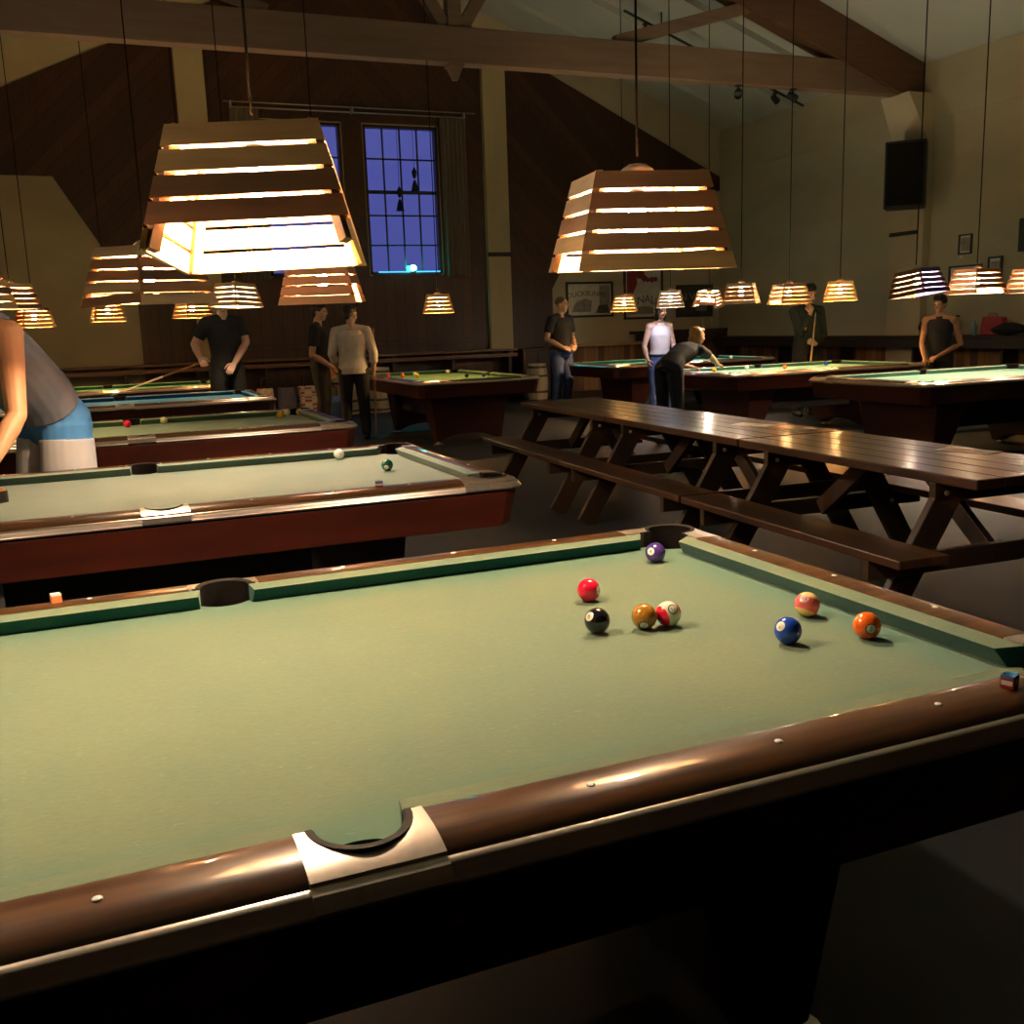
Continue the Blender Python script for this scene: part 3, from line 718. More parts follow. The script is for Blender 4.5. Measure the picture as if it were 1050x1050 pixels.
# ------------------------------------------------------------------ balls
def ball_mat(name, col, stripe=None, axis=(0, 0, 1)):
    m, nt, b = newmat(name); b.inputs['Roughness'].default_value = .08; b.inputs['Coat Weight'].default_value = .5; b.inputs['Coat Roughness'].default_value = .03
    if stripe is None: b.inputs['Base Color'].default_value = c4(col)
    else:
        tc = N(nt, 'ShaderNodeTexCoord'); d = N(nt, 'ShaderNodeVectorMath', operation='DOT_PRODUCT'); d.inputs[1].default_value = axis
        L(nt, tc.outputs['Object'], d.inputs[0])
        a = N(nt, 'ShaderNodeMath', operation='ABSOLUTE'); L(nt, d.outputs['Value'], a.inputs[0])
        g = N(nt, 'ShaderNodeMath', operation='GREATER_THAN'); g.inputs[1].default_value = .0150; L(nt, a.outputs[0], g.inputs[0])
        mx = N(nt, 'ShaderNodeMix', data_type='RGBA'); mx.inputs['A'].default_value = c4(col); mx.inputs['B'].default_value = c4(stripe)
        L(nt, g.outputs[0], mx.inputs[0]); L(nt, mx.outputs['Result'], b.inputs['Base Color'])
    return m
BR = .028575
M['ivory'] = ball_mat('ivory', (.85, .79, .60)); M['numink'] = mat('number_ink', (.015, .013, .012), .3)
def ball(label, x, y, m, num=None, face=None, roll=0., ring=False, group=None, z=None, spot='ivory'):
    o = MB().ball((0, 0, 0), BR, 32).build('pool_ball', m, smooth=True); o.location = (x, y, BED + BR if z is None else z)
    tag(o, label, 'pool ball', group)
    if num:
        q = V(*face).to_track_quat('Z', 'Y').to_matrix() @ Matrix.Rotation(roll, 3, 'Z')
        def onto(pts, h): return [q @ (V(x, y, math.sqrt(max(0, BR * BR - x * x - y * y))).normalized() * (BR + h)) for x, y in pts]
        vs = [(0, 0)]; fs = []; K = 24
        for rr in (.0035, .007, .0105):
            vs += [(rr * math.cos(2 * PI * k / K), rr * math.sin(2 * PI * k / K)) for k in range(K)]
        for k in range(K):
            fs.append((0, 1 + k, 1 + (k + 1) % K))
            for j in (0, 1): fs.append((1 + j * K + k, 1 + j * K + (k + 1) % K, 1 + (j + 1) * K + (k + 1) % K, 1 + (j + 1) * K + k))
        s = MB().add(onto(vs, .00025), fs).build('number_spot', M[spot] if spot == 'ivory' else bm_[spot], o, smooth=True)
        if ring:
            vs = []
            for rr in (.0092, .0112): vs += [(rr * math.cos(2 * PI * k / K), rr * math.sin(2 * PI * k / K)) for k in range(K)]
            MB().add(onto(vs, .0004), [(k, (k + 1) % K, K + (k + 1) % K, K + k) for k in range(K)]).build('number_ring', M['numink'], s)
        me = textmesh(num, .0135 if len(num) == 1 else .011)
        for v in me.vertices: v.co = onto([(v.co.x, v.co.y)], .0005)[0]
        me.materials.append(M['numink']); t = bpy.data.objects.new('number', me); COL.objects.link(t); t.parent = s
    return o
CAMP = V(-.2668, -1.2458, 1.4451)
def face_to(x, y, du=0., dr=0.):
    """a facing a little up / to one side of straight at a viewer at the near side of the table"""
    d = (CAMP - V(x, y, BED + BR)).normalized(); s = V(-d.y, d.x, 0).normalized(); u = d.cross(s) * -1
    if u.z < 0: u = -u
    return (d + u * du + s * dr).normalized()
bm_ = {'pinkish': ball_mat('pink_tint', (.92, .45, .40)), 'red': ball_mat('ball_red', (.80, .012, .045)), 'black': ball_mat('ball_black', (.012, .011, .011)), 'brown': ball_mat('ball_tan', (.46, .19, .02)),
       'blue': ball_mat('ball_blue', (.012, .060, .42)), 'orange': ball_mat('ball_orange', (.90, .13, .006)), 'purple': ball_mat('ball_purple', (.060, .028, .19)),
       'white': ball_mat('ball_white', (.82, .76, .68)), 'green': ball_mat('ball_green', (.005, .10, .07)), 'yellow': ball_mat('ball_yellow', (.80, .42, .02)), 'cream': ball_mat('ball_cream', (.78, .68, .35))}
ball('solid purple ball at the mouth of the far corner pocket', 1.159, 1.134, bm_['purple'], '4', face_to(1.159, 1.134, .12, -.52))
ball('solid crimson red ball behind the black ball on the foreground table', .812, .871, bm_['red'], '3', face_to(.812, .871, -.05, 1.9))
ball('black eight ball on the foreground table', .711, .635, bm_['black'], '8', face_to(.711, .635, .45, -.85))
ball('plain tan-brown ball touching the red-striped ball', .8165, .611, bm_['brown'], '7', face_to(.8165, .611, -1.0, -.05), PI * .9, True)
ax = face_to(.8725, .606, 0.1, 1.0)
f11 = face_to(.8725, .606, .42, .42)
vl_ = V(-.87, .38, 0); ax11 = (vl_ + V(0, 0, -.55)); ax11 = (ax11 - f11 * ax11.dot(f11)).normalized()
ball('white ball with crimson end caps beside the tan-brown ball', .8735, .6035, None or ball_mat('ball_red_stripe', (.80, .72, .50), (.80, .012, .045), tuple(ax11)), '11', f11, .2, True)
ball('solid blue ball nearest the front on the foreground table', 1.024, .378, bm_['blue'], '2', face_to(1.024, .378, .38, -.72))
ball('pink-orange striped ball with yellow ends near the right cushion', 1.183, .513, ball_mat('ball_pink_stripe', (.85, .15, .14), (.90, .62, .20), tuple(V(.45, .1, .85).normalized())), '13', face_to(1.183, .513, .55, -.25), spot='pinkish')
ball('solid orange ball rightmost on the foreground table', 1.187, .327, bm_['orange'], '5', face_to(1.187, .327, -.28, .32), -.3, True)
ball('white cue ball against the far cushion of the second table', .925, 3.978, bm_['white'])
ball('dark green ball on the pale second table', 1.021, 3.387, bm_['green'], '6', face_to(1.021, 3.387, -.4, -.2))
ball('red ball beside the far side pocket of the third table', -.02, 6.90, bm_['red'])
ball('pale yellow ball against the far cushion of the third table', .253, 7.02, bm_['cream'])
ball('yellow-orange ball left of the three at the end of the third table', 1.12, 6.83, bm_['yellow'])
ball('cream ball in the middle of the three at the end of the third table', 1.205, 6.99, bm_['cream'])
ball('pale orange ball right of the three at the end of the third table', 1.31, 7.00, ball_mat('ball_pale_orange', (.80, .45, .16)))
for lab, x, y, k in (('cream ball on the end-on green table, left of a yellow one', 4.02, 12.45, 'cream'), ('yellow ball on the end-on green table, right of a cream one', 3.93, 12.05, 'yellow'), ('white ball near the far end of the end-on green table', 4.60, 12.70, 'white'),
                     ('black ball on the end-on green table', 4.36, 11.25, 'black'), ('dark purple ball right of the black ball on the end-on green table', 4.58, 11.2, 'purple'), ('red ball at the left cushion of the end-on green table', 3.60, 12.35, 'red'), ('small orange ball left on the end-on green table', 3.78, 12.25, 'orange'),
                     ('white ball on the far teal table, left of a pair', 8.10, 12.93, 'white'), ('cream ball on the far teal table, right of a pair', 8.19, 12.90, 'cream'), ('lone white ball at the right of the far teal table', 9.42, 12.5, 'white'),
                     ('white ball near the reaching hand on the pale teal table', 7.55, 9.5, 'white'), ('orange ball on the pale teal table', 7.85, 9.12, 'orange'), ('orange ball at the left end of the pale teal table', 6.95, 9.35, 'yellow'), ('blue ball at the far right of the pale teal table', 8.75, 9.42, 'blue')):
    ball(lab, x, y, bm_[k])

# ball rack on the second table
M['rack'] = mat('rack_black', (.015, .013, .012), .35); M['rackin'] = mat('rack_orange', (.60, .16, .02), .4)
r = thing('ball_rack', 'black triangular ball rack with orange inside on the second table', 'ball rack', (-.80, 3.50, BED), 0)
def tri(R, rc, n=6):
    o = []
    for k in range(3):
        a = k * 120.; cx, cy = (R - 2 * rc) * math.cos(math.radians(a)), (R - 2 * rc) * math.sin(math.radians(a))
        o += [(cx + rc * math.cos(math.radians(a - 60 + 120 * j / n)), cy + rc * math.sin(math.radians(a - 60 + 120 * j / n))) for j in range(n + 1)]
    return o
def ringmesh(outp, inp, z0, z1):
    n = len(outp); b = MB()
    vs = [V(x, y, z0) for x, y in outp] + [V(x, y, z1) for x, y in outp] + [V(x, y, z1) for x, y in inp] + [V(x, y, z0) for x, y in inp]
    return b.add(vs, [(r_ * n + k, r_ * n + (k + 1) % n, ((r_ + 1) % 4) * n + (k + 1) % n, ((r_ + 1) % 4) * n + k) for r_ in range(4) for k in range(n)])
ringmesh(tri(.200, .03), tri(.186, .026), 0, .05).build('rack_frame', M['rack'], r, auto=40)
ringmesh(tri(.1855, .0258), tri(.176, .024), .002, .055).build('rack_lining', M['rackin'], r, auto=40)
# chalk cubes
M['chalk'] = mat('chalk_blue', (.05, .20, .42), .9); M['chlab_red'] = mat('chalk_label_red', (.35, .02, .02), .5); M['chlab_white'] = mat('chalk_label_white', (.72, .66, .58), .6)
M['chlab_or'] = mat('chalk_label_orange', (.70, .22, .06), .6)
def chalk(label, x, y, rz, lab, top='chalk', band=True):
    o = thing('chalk_cube', label, 'chalk', (x, y, BED + .0455), rz)
    s = .0115
    MB().box((-s, -s, 0), (s, s, .018)).build('label_wrap', M[lab], o, bevel=.001)
    if band:
        for q in (0, 1): MB().box((-s * .8, -s - .0004, .006), (s * .8, -s - .0001, .014), mx=Matrix.Rotation(q * -PI / 2, 4, 'Z')).build('label_panel', M['chlab_white'], o)
    b = MB(); n = 5; vs = []; 
    g = lambda u: -s * .97 + 2 * s * .97 * u / n
    for i in range(n + 1):
        for j in range(n + 1):
            d = math.hypot(i - n / 2, j - n / 2) / (n / 2); vs.append(V(g(i), g(j), .0225 - .005 * max(0, 1 - d * d)))
    fs = [(i * (n + 1) + j, (i + 1) * (n + 1) + j, (i + 1) * (n + 1) + j + 1, i * (n + 1) + j + 1) for i in range(n) for j in range(n)]
    b.add(vs, fs)
    w = s * .97; b.box((-w, -w, .018), (w, w, .0185)); 
    for a, c in (((-w, -w), (w, -w)), ((w, -w), (w, w)), ((w, w), (-w, w)), ((-w, w), (-w, -w))): b.add([V(a[0], a[1], .018), V(c[0], c[1], .018), V(c[0], c[1], .0225), V(a[0], a[1], .0225)], [(0, 1, 2, 3)])
    b.build('chalk', M[top], o)
chalk('red-labelled chalk cube with blue top on the near rail at the right', 1.112, -.092, .35, 'chlab_red')
chalk('orange chalk cube with pale top on the far rail at the left', -.392, 1.372 - .008, .2, 'chlab_or', 'chlab_white', False)
chalk('small blue chalk cube on the near rail of the second table', .78, 2.66, .4, 'chlab_red')

# ------------------------------------------------------------------ pendant lamps of wooden slats
def wood_slat(name, c): return mat(name, c, .55, var=.18, scale=(3, 3, 30), detail=5)
SL_ = [wood_slat('slat_honey', (.82, .47, .19)), wood_slat('slat_brown', (.46, .22, .10)), wood_slat('slat_red', (.60, .24, .11)), wood_slat('slat_pale', (.72, .47, .27)), wood_slat('slat_dark', (.20, .10, .055)), wood_slat('slat_violet', (.13, .10, .30))]
M['post'] = wood_slat('lamp_post_wood', (.40, .20, .08)); M['cord'] = mat('lamp_cord', (.010, .009, .008), .9, spec=.1); M['cap'] = mat('lamp_cap', (.30, .28, .25), .4, .4)
BULB = {}
def bulbmat(k, col, st):
    if k not in BULB: BULB[k] = emit('bulb_' + k, col, st)
    return BULB[k]
LH, LB, LT = .240, .203, .145
def slat_panel(b, tone, missing=(), tilt=()):
    """one face, at y = -, five boards; face leans in"""
    n = 5; g = .0078; hgt = (LH * 1.02 - g * (n - 1)) / n
    for k in range(n):
        if k in missing: continue
        z0 = k * (hgt + g); z1 = z0 + hgt
        w = lambda z: LB + (LT - LB) * z / (LH * 1.02)
        th = .009; vs = []
        dz = (0., 0.)
        if k in tilt: dz = (-.012, .010)
        for y_off in (0, th):
            for (sx, z) in ((-1, z0), (1, z0), (1, z1), (-1, z1)):
                ww = w(z); zz = z * .98 + (dz[0] if sx < 0 else dz[1]); vs.append(V(sx * (ww - (.0 if y_off == 0 else .006)), -ww + y_off, zz))
        b.add(vs, [(0, 1, 2, 3), (7, 6, 5, 4), (0, 4, 5, 1), (1, 5, 6, 2), (2, 6, 7, 3), (3, 7, 4, 0)], tone[k])
def lamp(label, x, y, z, yaw_, tx=0., ty=0., tones=None, missing=None, tilt=None, bulb='warm', scale=1.0, fine=True, dome=True):
    o = thing('pendant_lamp', label, 'lamp', (x, y, z), 0., 'slatted wooden lamps over the tables'); o.scale = (1, 1, 1)
    R_ = Euler((tx, ty, yaw_), 'ZYX')
    mx = Matrix.Rotation(yaw_, 4, 'Z') @ Matrix.Rotation(tx, 4, 'X') @ Matrix.Rotation(ty, 4, 'Y')
    tones = tones or [[random.randrange(5) for _ in range(5)] for _ in range(4)]
    missing = missing or {}; tilt = tilt or {}
    def put(b): b.v = [tuple(mx @ (V(*v) * scale)) for v in b.v]; return b
    for f in range(4):
        b = MB(); slat_panel(b, tones[f], missing.get(f, ()), tilt.get(f, ()))
        rz = Matrix.Rotation(f * PI / 2, 4, 'Z'); b.v = [tuple(rz @ V(*v)) for v in b.v]
        put(b).build('slat_panel', SL_, o)
    for i, j in ((-1, -1), (1, -1), (1, 1), (-1, 1)):
        b = MB().beam((i * (LB - .020), j * (LB - .020), .002), (i * (LT - .018), j * (LT - .018), LH), .022, .022, up=(i, j, 0)); put(b).build('corner_post', M['post'], o)
    b = MB().box((-LT + .01, -.02, LH - .012), (LT - .01, .02, LH - .002)); put(b).build('cross_bar', M['post'], o)
    b = MB().lathe([(.001, .034), (.022, .031), (.040, .020), (.050, .008), (.052, 0)], (0, 0, LH - .002), 18, cap=False); put(b).build('socket_cap', M['cap'], o, smooth=True)
    b = MB().lathe([(.018, LH - .045), (.018, LH - .01)], n=12); s_ = put(b).build('socket', M['black'], o)
    b = MB().lathe([(.001, .086), (.018, .090), (.029, .105), (.032, .122), (.027, .142), (.016, .168), (.013, .195)], n=16, cap=False); put(b).build('bulb', BULB[bulb], o, smooth=True)
    top = mx @ (V(0, 0, LH + .05) * scale)
    zt = zc(x + top.x * .5) - z - .01
    MB().tube([top, (top.x * .5, top.y * .5, zt)], .0032 if y < 5 else .006, 6).build('cord', M['cord'], o)
    MB().lathe([(.045, zt - .03), (.05, zt + .008)], (top.x * .5, top.y * .5, 0), 14).build('ceiling_rose', M['cord'], o)
    return o
# ------------------------------------------------------------------ people
SKIN = {}
def skin(k, c): 
    if k not in SKIN: SKIN[k] = mat('skin_' + k, c, .5, var=.05, scale=(6, 6, 6))
    return SKIN[k]
def remesh(o, vox, smooth=4):
    r = o.modifiers.new('remesh', 'REMESH'); r.mode = 'VOXEL'; r.voxel_size = vox; r.use_smooth_shade = True
    if smooth: s = o.modifiers.new('smooth', 'SMOOTH'); s.iterations = smooth; s.factor = .5
    bpy.context.view_layer.update(); dg = bpy.context.evaluated_depsgraph_get()
    me = bpy.data.meshes.new_from_object(o.evaluated_get(dg)); old = o.data
    o.modifiers.clear(); o.data = me; bpy.data.meshes.remove(old)
    for p in me.polygons: p.use_smooth = True
    return o
def limb(b, pts, rads, n=14, **kw):
    """tapered limb with round ends"""
    pts = [V(*p) for p in pts]
    b.tube(pts, rads, n, **kw)
    if kw.get('side') is None:
        for p, r in zip(pts, rads): b.ball(p, r * .995, 12)
def hand(b, wrist, fdir, pnorm, s=1.0, curl=.5, left=False, thumb=.5, spread=.1):
    """palm and five fingers; fdir along the fingers, pnorm out of the palm"""
    f = V(*fdir).normalized(); p = V(*pnorm); p = (p - f * p.dot(f)).normalized(); sd = f.cross(p)
    if left: sd = -sd          # sd points to the thumb side
    w = V(*wrist)
    b.tube([w - f * .01, w + f * .03, w + f * .065, w + f * .088], [.026 * s, .034 * s, .040 * s, .037 * s], 12, side=sd, flat=[.75, .55, .42, .40])
    for k, (o, ln) in enumerate(((.030, .068), (.010, .076), (-.010, .070), (-.029, .054))):
        base = w + f * (.080 * s) + sd * (o * s); d = (f + sd * (o * spread * 8)).normalized(); pts = [base - f * .015 * s]; q = base; a = 0
        pts.append(q)
        for seg, c in ((.45, curl * .8), (.32, curl * 1.15), (.23, curl * .8)):
            a += c; dd = d * math.cos(a) + p * math.sin(a); q = q + dd * (ln * seg * s); pts.append(q)
        limb(b, pts, [.0105 * s, .0100 * s, .0095 * s, .0088 * s, .0075 * s], 8)
    base = w + f * .022 * s + sd * .026 * s
    d1 = (f * .55 + sd * .8 + p * .25).normalized(); d2 = (f * (.9 - .3 * thumb) + sd * (.35 - .3 * thumb) + p * (.3 + thumb)).normalized()
    limb(b, [base, base + d1 * .034 * s, base + d1 * .034 * s + d2 * .030 * s, base + d1 * .034 * s + d2 * .055 * s], [.014 * s, .0125 * s, .011 * s, .0085 * s], 8)
DEF = dict(pelvis=(0, 0, .95), waist=(0, .005, 1.08), chest=(0, .0, 1.29), neck=(0, -.015, 1.46), head=(0, .035, 1.635),
           shL=(-.185, -.01, 1.415), shR=(.185, -.01, 1.415), elL=(-.245, -.03, 1.12), elR=(.245, -.03, 1.12), wrL=(-.255, .07, .87), wrR=(.255, .07, .87),
           hipL=(-.09, 0, .92), hipR=(.09, 0, .92), knL=(-.105, .03, .50), knR=(.105, .03, .50), anL=(-.115, -.03, .085), anR=(.115, -.03, .085), toL=(-.145, .15, .03), toR=(.145, .15, .03))
def person(label, x, y, H, face, J=None, sk='fair', sex='m', top=None, sleeve='short', bottom=None, legs='long', shoes=None, hair=None, hairstyle='short', look=None, hands=None, vox=.0085, width=1.0, topcut=1.0, hem=.90, legmat2=None, belt=None, topneck=None, fat=1.0):
    """face: heading in radians (0 looks along +y, positive turns to the left)"""
    k = H / 1.75
    Q = {n: V(*v) for n, v in DEF.items()}
    if sex == 'f':
        for n in ('shL', 'shR'): Q[n].x *= .88
        for n in ('elL', 'elR', 'wrL', 'wrR'): Q[n].x *= .92
    for n in Q: Q[n].x *= width
    for n, v in (J or {}).items(): Q[n] = V(*v)
    Q = {n: v * k for n, v in Q.items()}
    root = thing('person', label, 'person', (x, y, 0), face)
    T = lambda n: Q[n]
    right = V(1, 0, 0)
    sideS = (T('shR') - T('shL')).normalized(); sideH = (T('hipR') - T('hipL')).normalized()
    hip0 = (T('hipL') + T('hipR')) / 2
    axis_dn = (hip0 - T('waist')).normalized()
    wf = .93 if sex == 'f' else 1.0; F = fat
    # torso rings: position, half width, half depth / half width
    R = [(T('pelvis') + axis_dn * .10 * k, .135, .80, sideH), (T('pelvis') + axis_dn * .02 * k, .168 * (1.04 if sex == 'f' else 1), .72, sideH), (T('pelvis').lerp(T('waist'), .5), .158, .70, sideH), (T('waist'), .143 * (wf if sex == 'f' else 1.03) * F, .74, sideH.lerp(sideS, .35)),
         (T('waist').lerp(T('chest'), .55), .158 * wf * F, .70, sideH.lerp(sideS, .7)), (T('chest'), .172 * wf, .68, sideS), (T('chest').lerp(T('neck'), .5), .172 * wf, .58, sideS), (T('chest').lerp(T('neck'), .80), .130, .58, sideS), (T('neck'), .068, .85, sideS)]
    def torso(b, grow=0., lo=0, hi=len(R)):
        q = R[lo:hi]
        b.tube([r[0] for r in q], [(r[1] * width * k + grow) for r in q], 22, side=[r[3] for r in q], flat=[(r[1] * r[2] * width * k + grow) / (r[1] * width * k + grow) for r in q])
    m = MB(); torso(m)
    for s in 'LR':
        limb(m, [T('sh' + s).lerp(T('chest'), .18), T('sh' + s)], [.06 * k, .062 * k])
        limb(m, [T('neck') + (T('head') - T('neck')) * .10, T('neck').lerp(T('sh' + s), .5) + (T('neck') - T('chest')) * .03, T('sh' + s)], [.044 * k, .050 * k, .060 * k])
        aw = .95 if sex == 'f' else 1.06
        sh, el, wr = T('sh' + s), T('el' + s), T('wr' + s)
        limb(m, [sh, sh.lerp(el, .35), el, el.lerp(wr, .3), wr], [.056 * k * aw, .051 * k * aw, .040 * k * aw, .041 * k * aw, .026 * k * aw])
        hp, kn, an, to = T('hip' + s), T('kn' + s), T('an' + s), T('to' + s)
        limb(m, [hp, hp.lerp(kn, .35), kn, kn.lerp(an, .3), an], [.092 * k, .085 * k, .058 * k, .058 * k, .036 * k])
        limb(m, [an - V(0, 0, .02 * k), an.lerp(to, .5) - V(0, 0, .02 * k), to], [.038 * k, .036 * k, .026 * k])
        hs = (hands or {}).get(s, {})
        fd = hs.get('f', tuple((wr - el).normalized())); pn = hs.get('p', (1 if s == 'L' else -1, 0, 0))
        hand(m, wr, fd, pn, k * (.92 if sex == 'f' else 1.0), hs.get('curl', .45), hs.get('left', s == 'L'), hs.get('thumb', .4))
    # head
    hd = T('head'); lk = V(*(look or (0, 1, 0))).normalized(); hu = (hd - T('neck')).normalized(); hu = (V(0, 0, 1) * .6 + hu * .4); hu = (hu - lk * hu.dot(lk)).normalized()
    hr = lk.cross(hu).normalized()
    hm = Matrix((hr, lk, hu)).transposed().to_4x4(); hm.translation = hd
    limb(m, [T('neck') - V(0, 0, .02), T('neck').lerp(hd, .45), hd - hu * .03 * k - lk * .015 * k], [.062 * k, .053 * k * (.9 if sex == 'f' else 1), .055 * k])
    a = .92 if sex == 'f' else 1.0
    hk = k * a
    def HB(c, r): m.ball((0, 0, 0), tuple(q * hk for q in r), 20, mx=hm @ Matrix.Translation(V(*c) * hk))
    HB((0, -.012, .025), (.076, .096, .088)); HB((0, .03, -.045), (.058, .058, .068)); HB((0, .052, -.088), (.030, .028, .024)); HB((0, .045, -.01), (.062, .05, .07))
    HB((0, .098, -.022), (.014, .020, .013)); HB((0, .088, .004), (.010, .016, .030)); HB((0, .080, -.060), (.024, .016, .009)); HB((0, .078, .034), (.052, .016, .012))
    for s in (-1, 1): HB((s * .076, -.012, -.012), (.012, .022, .032)); HB((s * .042, .055, -.028), (.024, .03, .028))
    body = remesh(m.build('body', skin(sk, (.5, .3, .2)), root), vox * .8)
    for s in (-1, 1):
        MB().ball((0, 0, 0), tuple(q * hk for q in (.013, .008, .008)), 10, mx=hm @ Matrix.Translation(V(s * .031, .086, .008) * hk)).build('eye', M['eye'], root, smooth=True)
    MB().ball((0, 0, 0), tuple(q * hk for q in (.023, .006, .006)), 10, mx=hm @ Matrix.Translation(V(0, .095, -.060) * hk)).build('lips', M['lips'], root, smooth=True)
    if hair:
        b = MB()
        def HH(c, r): b.ball((0, 0, 0), tuple(q * hk for q in r), 18, mx=hm @ Matrix.Translation(V(*c) * hk))
        if hairstyle == 'buzz': HH((0, -.020, .040), (.080, .094, .080))
        elif hairstyle == 'short':
            HH((0, -.062, -.022), (.066, .046, .062))
            HH((0, -.026, .045), (.085, .098, .082)); HH((0, .02, .085), (.070, .070, .042)); HH((-.02, .045, .095), (.040, .040, .026))
        elif hairstyle == 'thick':
            HH((0, -.062, -.022), (.070, .048, .062))
            HH((0, -.03, .045), (.094, .104, .092)); HH((.01, .03, .095), (.076, .072, .048)); HH((-.03, -.01, .115), (.05, .06, .035)); HH((.04, .0, .11), (.045, .06, .035))
        elif hairstyle == 'long':
            HH((0, -.028, .04), (.092, .10, .088)); HH((0, -.06, -.06), (.082, .062, .12)); HH((-.068, -.005, -.05), (.028, .055, .10)); HH((.068, -.005, -.05), (.028, .055, .10)); HH((0, .035, .09), (.066, .05, .03))
        elif hairstyle == 'tied':
            HH((0, -.025, .042), (.086, .098, .084)); HH((0, -.11, .03), (.04, .04, .05)); HH((0, .03, .088), (.062, .05, .028))
        remesh(b.build('hair', hair, root), .007, 2)
    # clothes
    if top:
        b = MB(); hi = 9 if sleeve != 'tank' and sleeve != 'halter' else 8
        torso(b, .014 * k if sleeve != 'tank' else .021 * k, 1 if hem < .95 and sleeve != 'tank' else 2, 8 if sleeve != 'tank' else 7)
        if hem < .88:
            q = T('pelvis') + axis_dn * (.95 - hem) * k; b.tube([T('pelvis'), q], [.180 * width * k, .178 * width * k], 20, side=sideH, flat=.74)
        if sleeve in ('short', 'long', 'rolled'):
            b.tube([T('chest').lerp(T('neck'), .78), T('chest').lerp(T('neck'), .97)], [.125 * k, .075 * k], 18, side=sideS, flat=.72)
            for s in 'LR':
                sh, el, wr = T('sh' + s), T('el' + s), T('wr' + s)
                limb(b, [sh.lerp(T('chest'), .25), sh], [.07 * k, .072 * k])
                limb(b, [T('neck').lerp(sh, .16) + (T('head') - T('neck')) * .04, T('neck').lerp(sh, .55) + (T('neck') - T('chest')) * .03, sh], [.058 * k, .062 * k, .071 * k])
                aw = .96 if sex == 'f' else 1.04
                if sleeve == 'short': b.tube([sh, sh.lerp(el, .4), sh.lerp(el, .68)], [.070 * k * aw, .068 * k * aw, .066 * k * aw], 14)
                elif sleeve == 'rolled':
                    b.tube([sh, sh.lerp(el, .5), el, el.lerp(wr, .42)], [.070 * k, .066 * k, .060 * k, .056 * k], 14); b.ball(el, .06 * k, 12); b.tube([el.lerp(wr, .33), el.lerp(wr, .46)], [.06 * k, .06 * k], 14)
                else:
                    b.tube([sh, sh.lerp(el, .5), el, el.lerp(wr, .5), el.lerp(wr, .93)], [.070 * k, .064 * k, .056 * k, .050 * k, .040 * k], 14); b.ball(el, .056 * k, 12)
        elif sleeve == 'tank':
            for s in 'LR':
                mid = T('sh' + s).lerp(T('neck'), .38) + V(0, 0, .052 * k)
                fwd_ = sideS.cross(T('neck') - T('chest')).normalized() * -1
                ch = T('chest').lerp(T('neck'), .35).lerp(T('sh' + s), .42)
                b.tube([ch + fwd_ * .105 * k, T('sh' + s).lerp(T('neck'), .42) + fwd_ * .05 * k + (T('neck') - T('chest')).normalized() * .055 * k, T('sh' + s).lerp(T('neck'), .42) - fwd_ * .05 * k + (T('neck') - T('chest')).normalized() * .055 * k, ch - fwd_ * .105 * k], [.034 * k] * 4, 10)
        elif sleeve == 'halter':
            b.tube([T('chest').lerp(T('neck'), .5), T('neck') + (T('head') - T('neck')) * .06], [.12 * k, .066 * k], 18, side=sideS, flat=.9)
        remesh(b.build({'tank': 'tank_top', 'halter': 'halter_top', 'long': 'sweater', 'rolled': 'sweater', 'short': 't_shirt'}[sleeve], top, root), vox)
    if bottom:
        b = MB(); torso(b, .012 * k, 0, 3)
        for s in 'LR':
            hp, kn, an = T('hip' + s), T('kn' + s), T('an' + s)
            if legs == 'long':
                limb(b, [hp, hp.lerp(kn, .35)], [.106 * k, .102 * k]); b.tube([hp, hp.lerp(kn, .35), kn, kn.lerp(an, .4), an], [.106 * k, .100 * k, .078 * k, .072 * k, .066 * k], 16); b.ball(kn, .077 * k, 12)
            else:
                limb(b, [hp, hp.lerp(kn, .35)], [.112 * k, .112 * k]); b.tube([hp, hp.lerp(kn, .4), hp.lerp(kn, .78)], [.115 * k, .122 * k, .126 * k], 18)
        pnt = remesh(b.build('jeans' if legs == 'long' else 'shorts', bottom, root), vox)
        if legmat2:
            b = MB()
            for s in 'LR':
                hp, kn = T('hip' + s), T('kn' + s); b.tube([hp.lerp(kn, .16), hp.lerp(kn, .5), hp.lerp(kn, .84)], [.1235 * k, .1285 * k, .132 * k], 22)
            remesh(b.build('shorts_hem_band', legmat2, pnt), vox)
        if belt: b = MB(); b.tube([T('pelvis').lerp(T('waist'), .32), T('pelvis').lerp(T('waist'), .55)], [.186 * k, .182 * k], 22, side=sideH, flat=.72); b.build('belt', belt, pnt, smooth=True)
    for s in 'LR':
        an, to = T('an' + s), T('to' + s); d = (to - an); d.z = 0; d.normalize()
        b = MB(); hz = .045 * k
        p0 = V(an.x, an.y, hz) - d * .05 * k; p1 = V(an.x, an.y, hz) + d * .06 * k; p2 = V(to.x, to.y, hz * .8)
        limb(b, [p0, p1, p2], [.043 * k, .045 * k, .034 * k]); b.tube([an - V(0, 0, .04 * k), an + V(0, 0, .03 * k)], [.050 * k, .048 * k], 14)
        dz = min(v[2] for v in b.v)
        b.v = [(v[0], v[1], max(v[2], .004)) for v in b.v]
        remesh(b.build('shoe', shoes or M['black'], root), .009, 2)
    return root, Q
M['eye'] = mat('eye_dark', (.03, .02, .015), .2); M['lips'] = mat('lips', (.30, .10, .08), .5)
skin('warm', (.78, .37, .19)); skin('fair', (.50, .29, .20)); skin('tan', (.42, .22, .13)); skin('pale', (.55, .34, .26))
SKIN['warm'].node_tree.nodes['Principled BSDF'].inputs['Subsurface Weight'].default_value = 0
def cl(n, c, var=.15, s=14): return mat(n, c, .85, var=var, scale=(s, s, s))
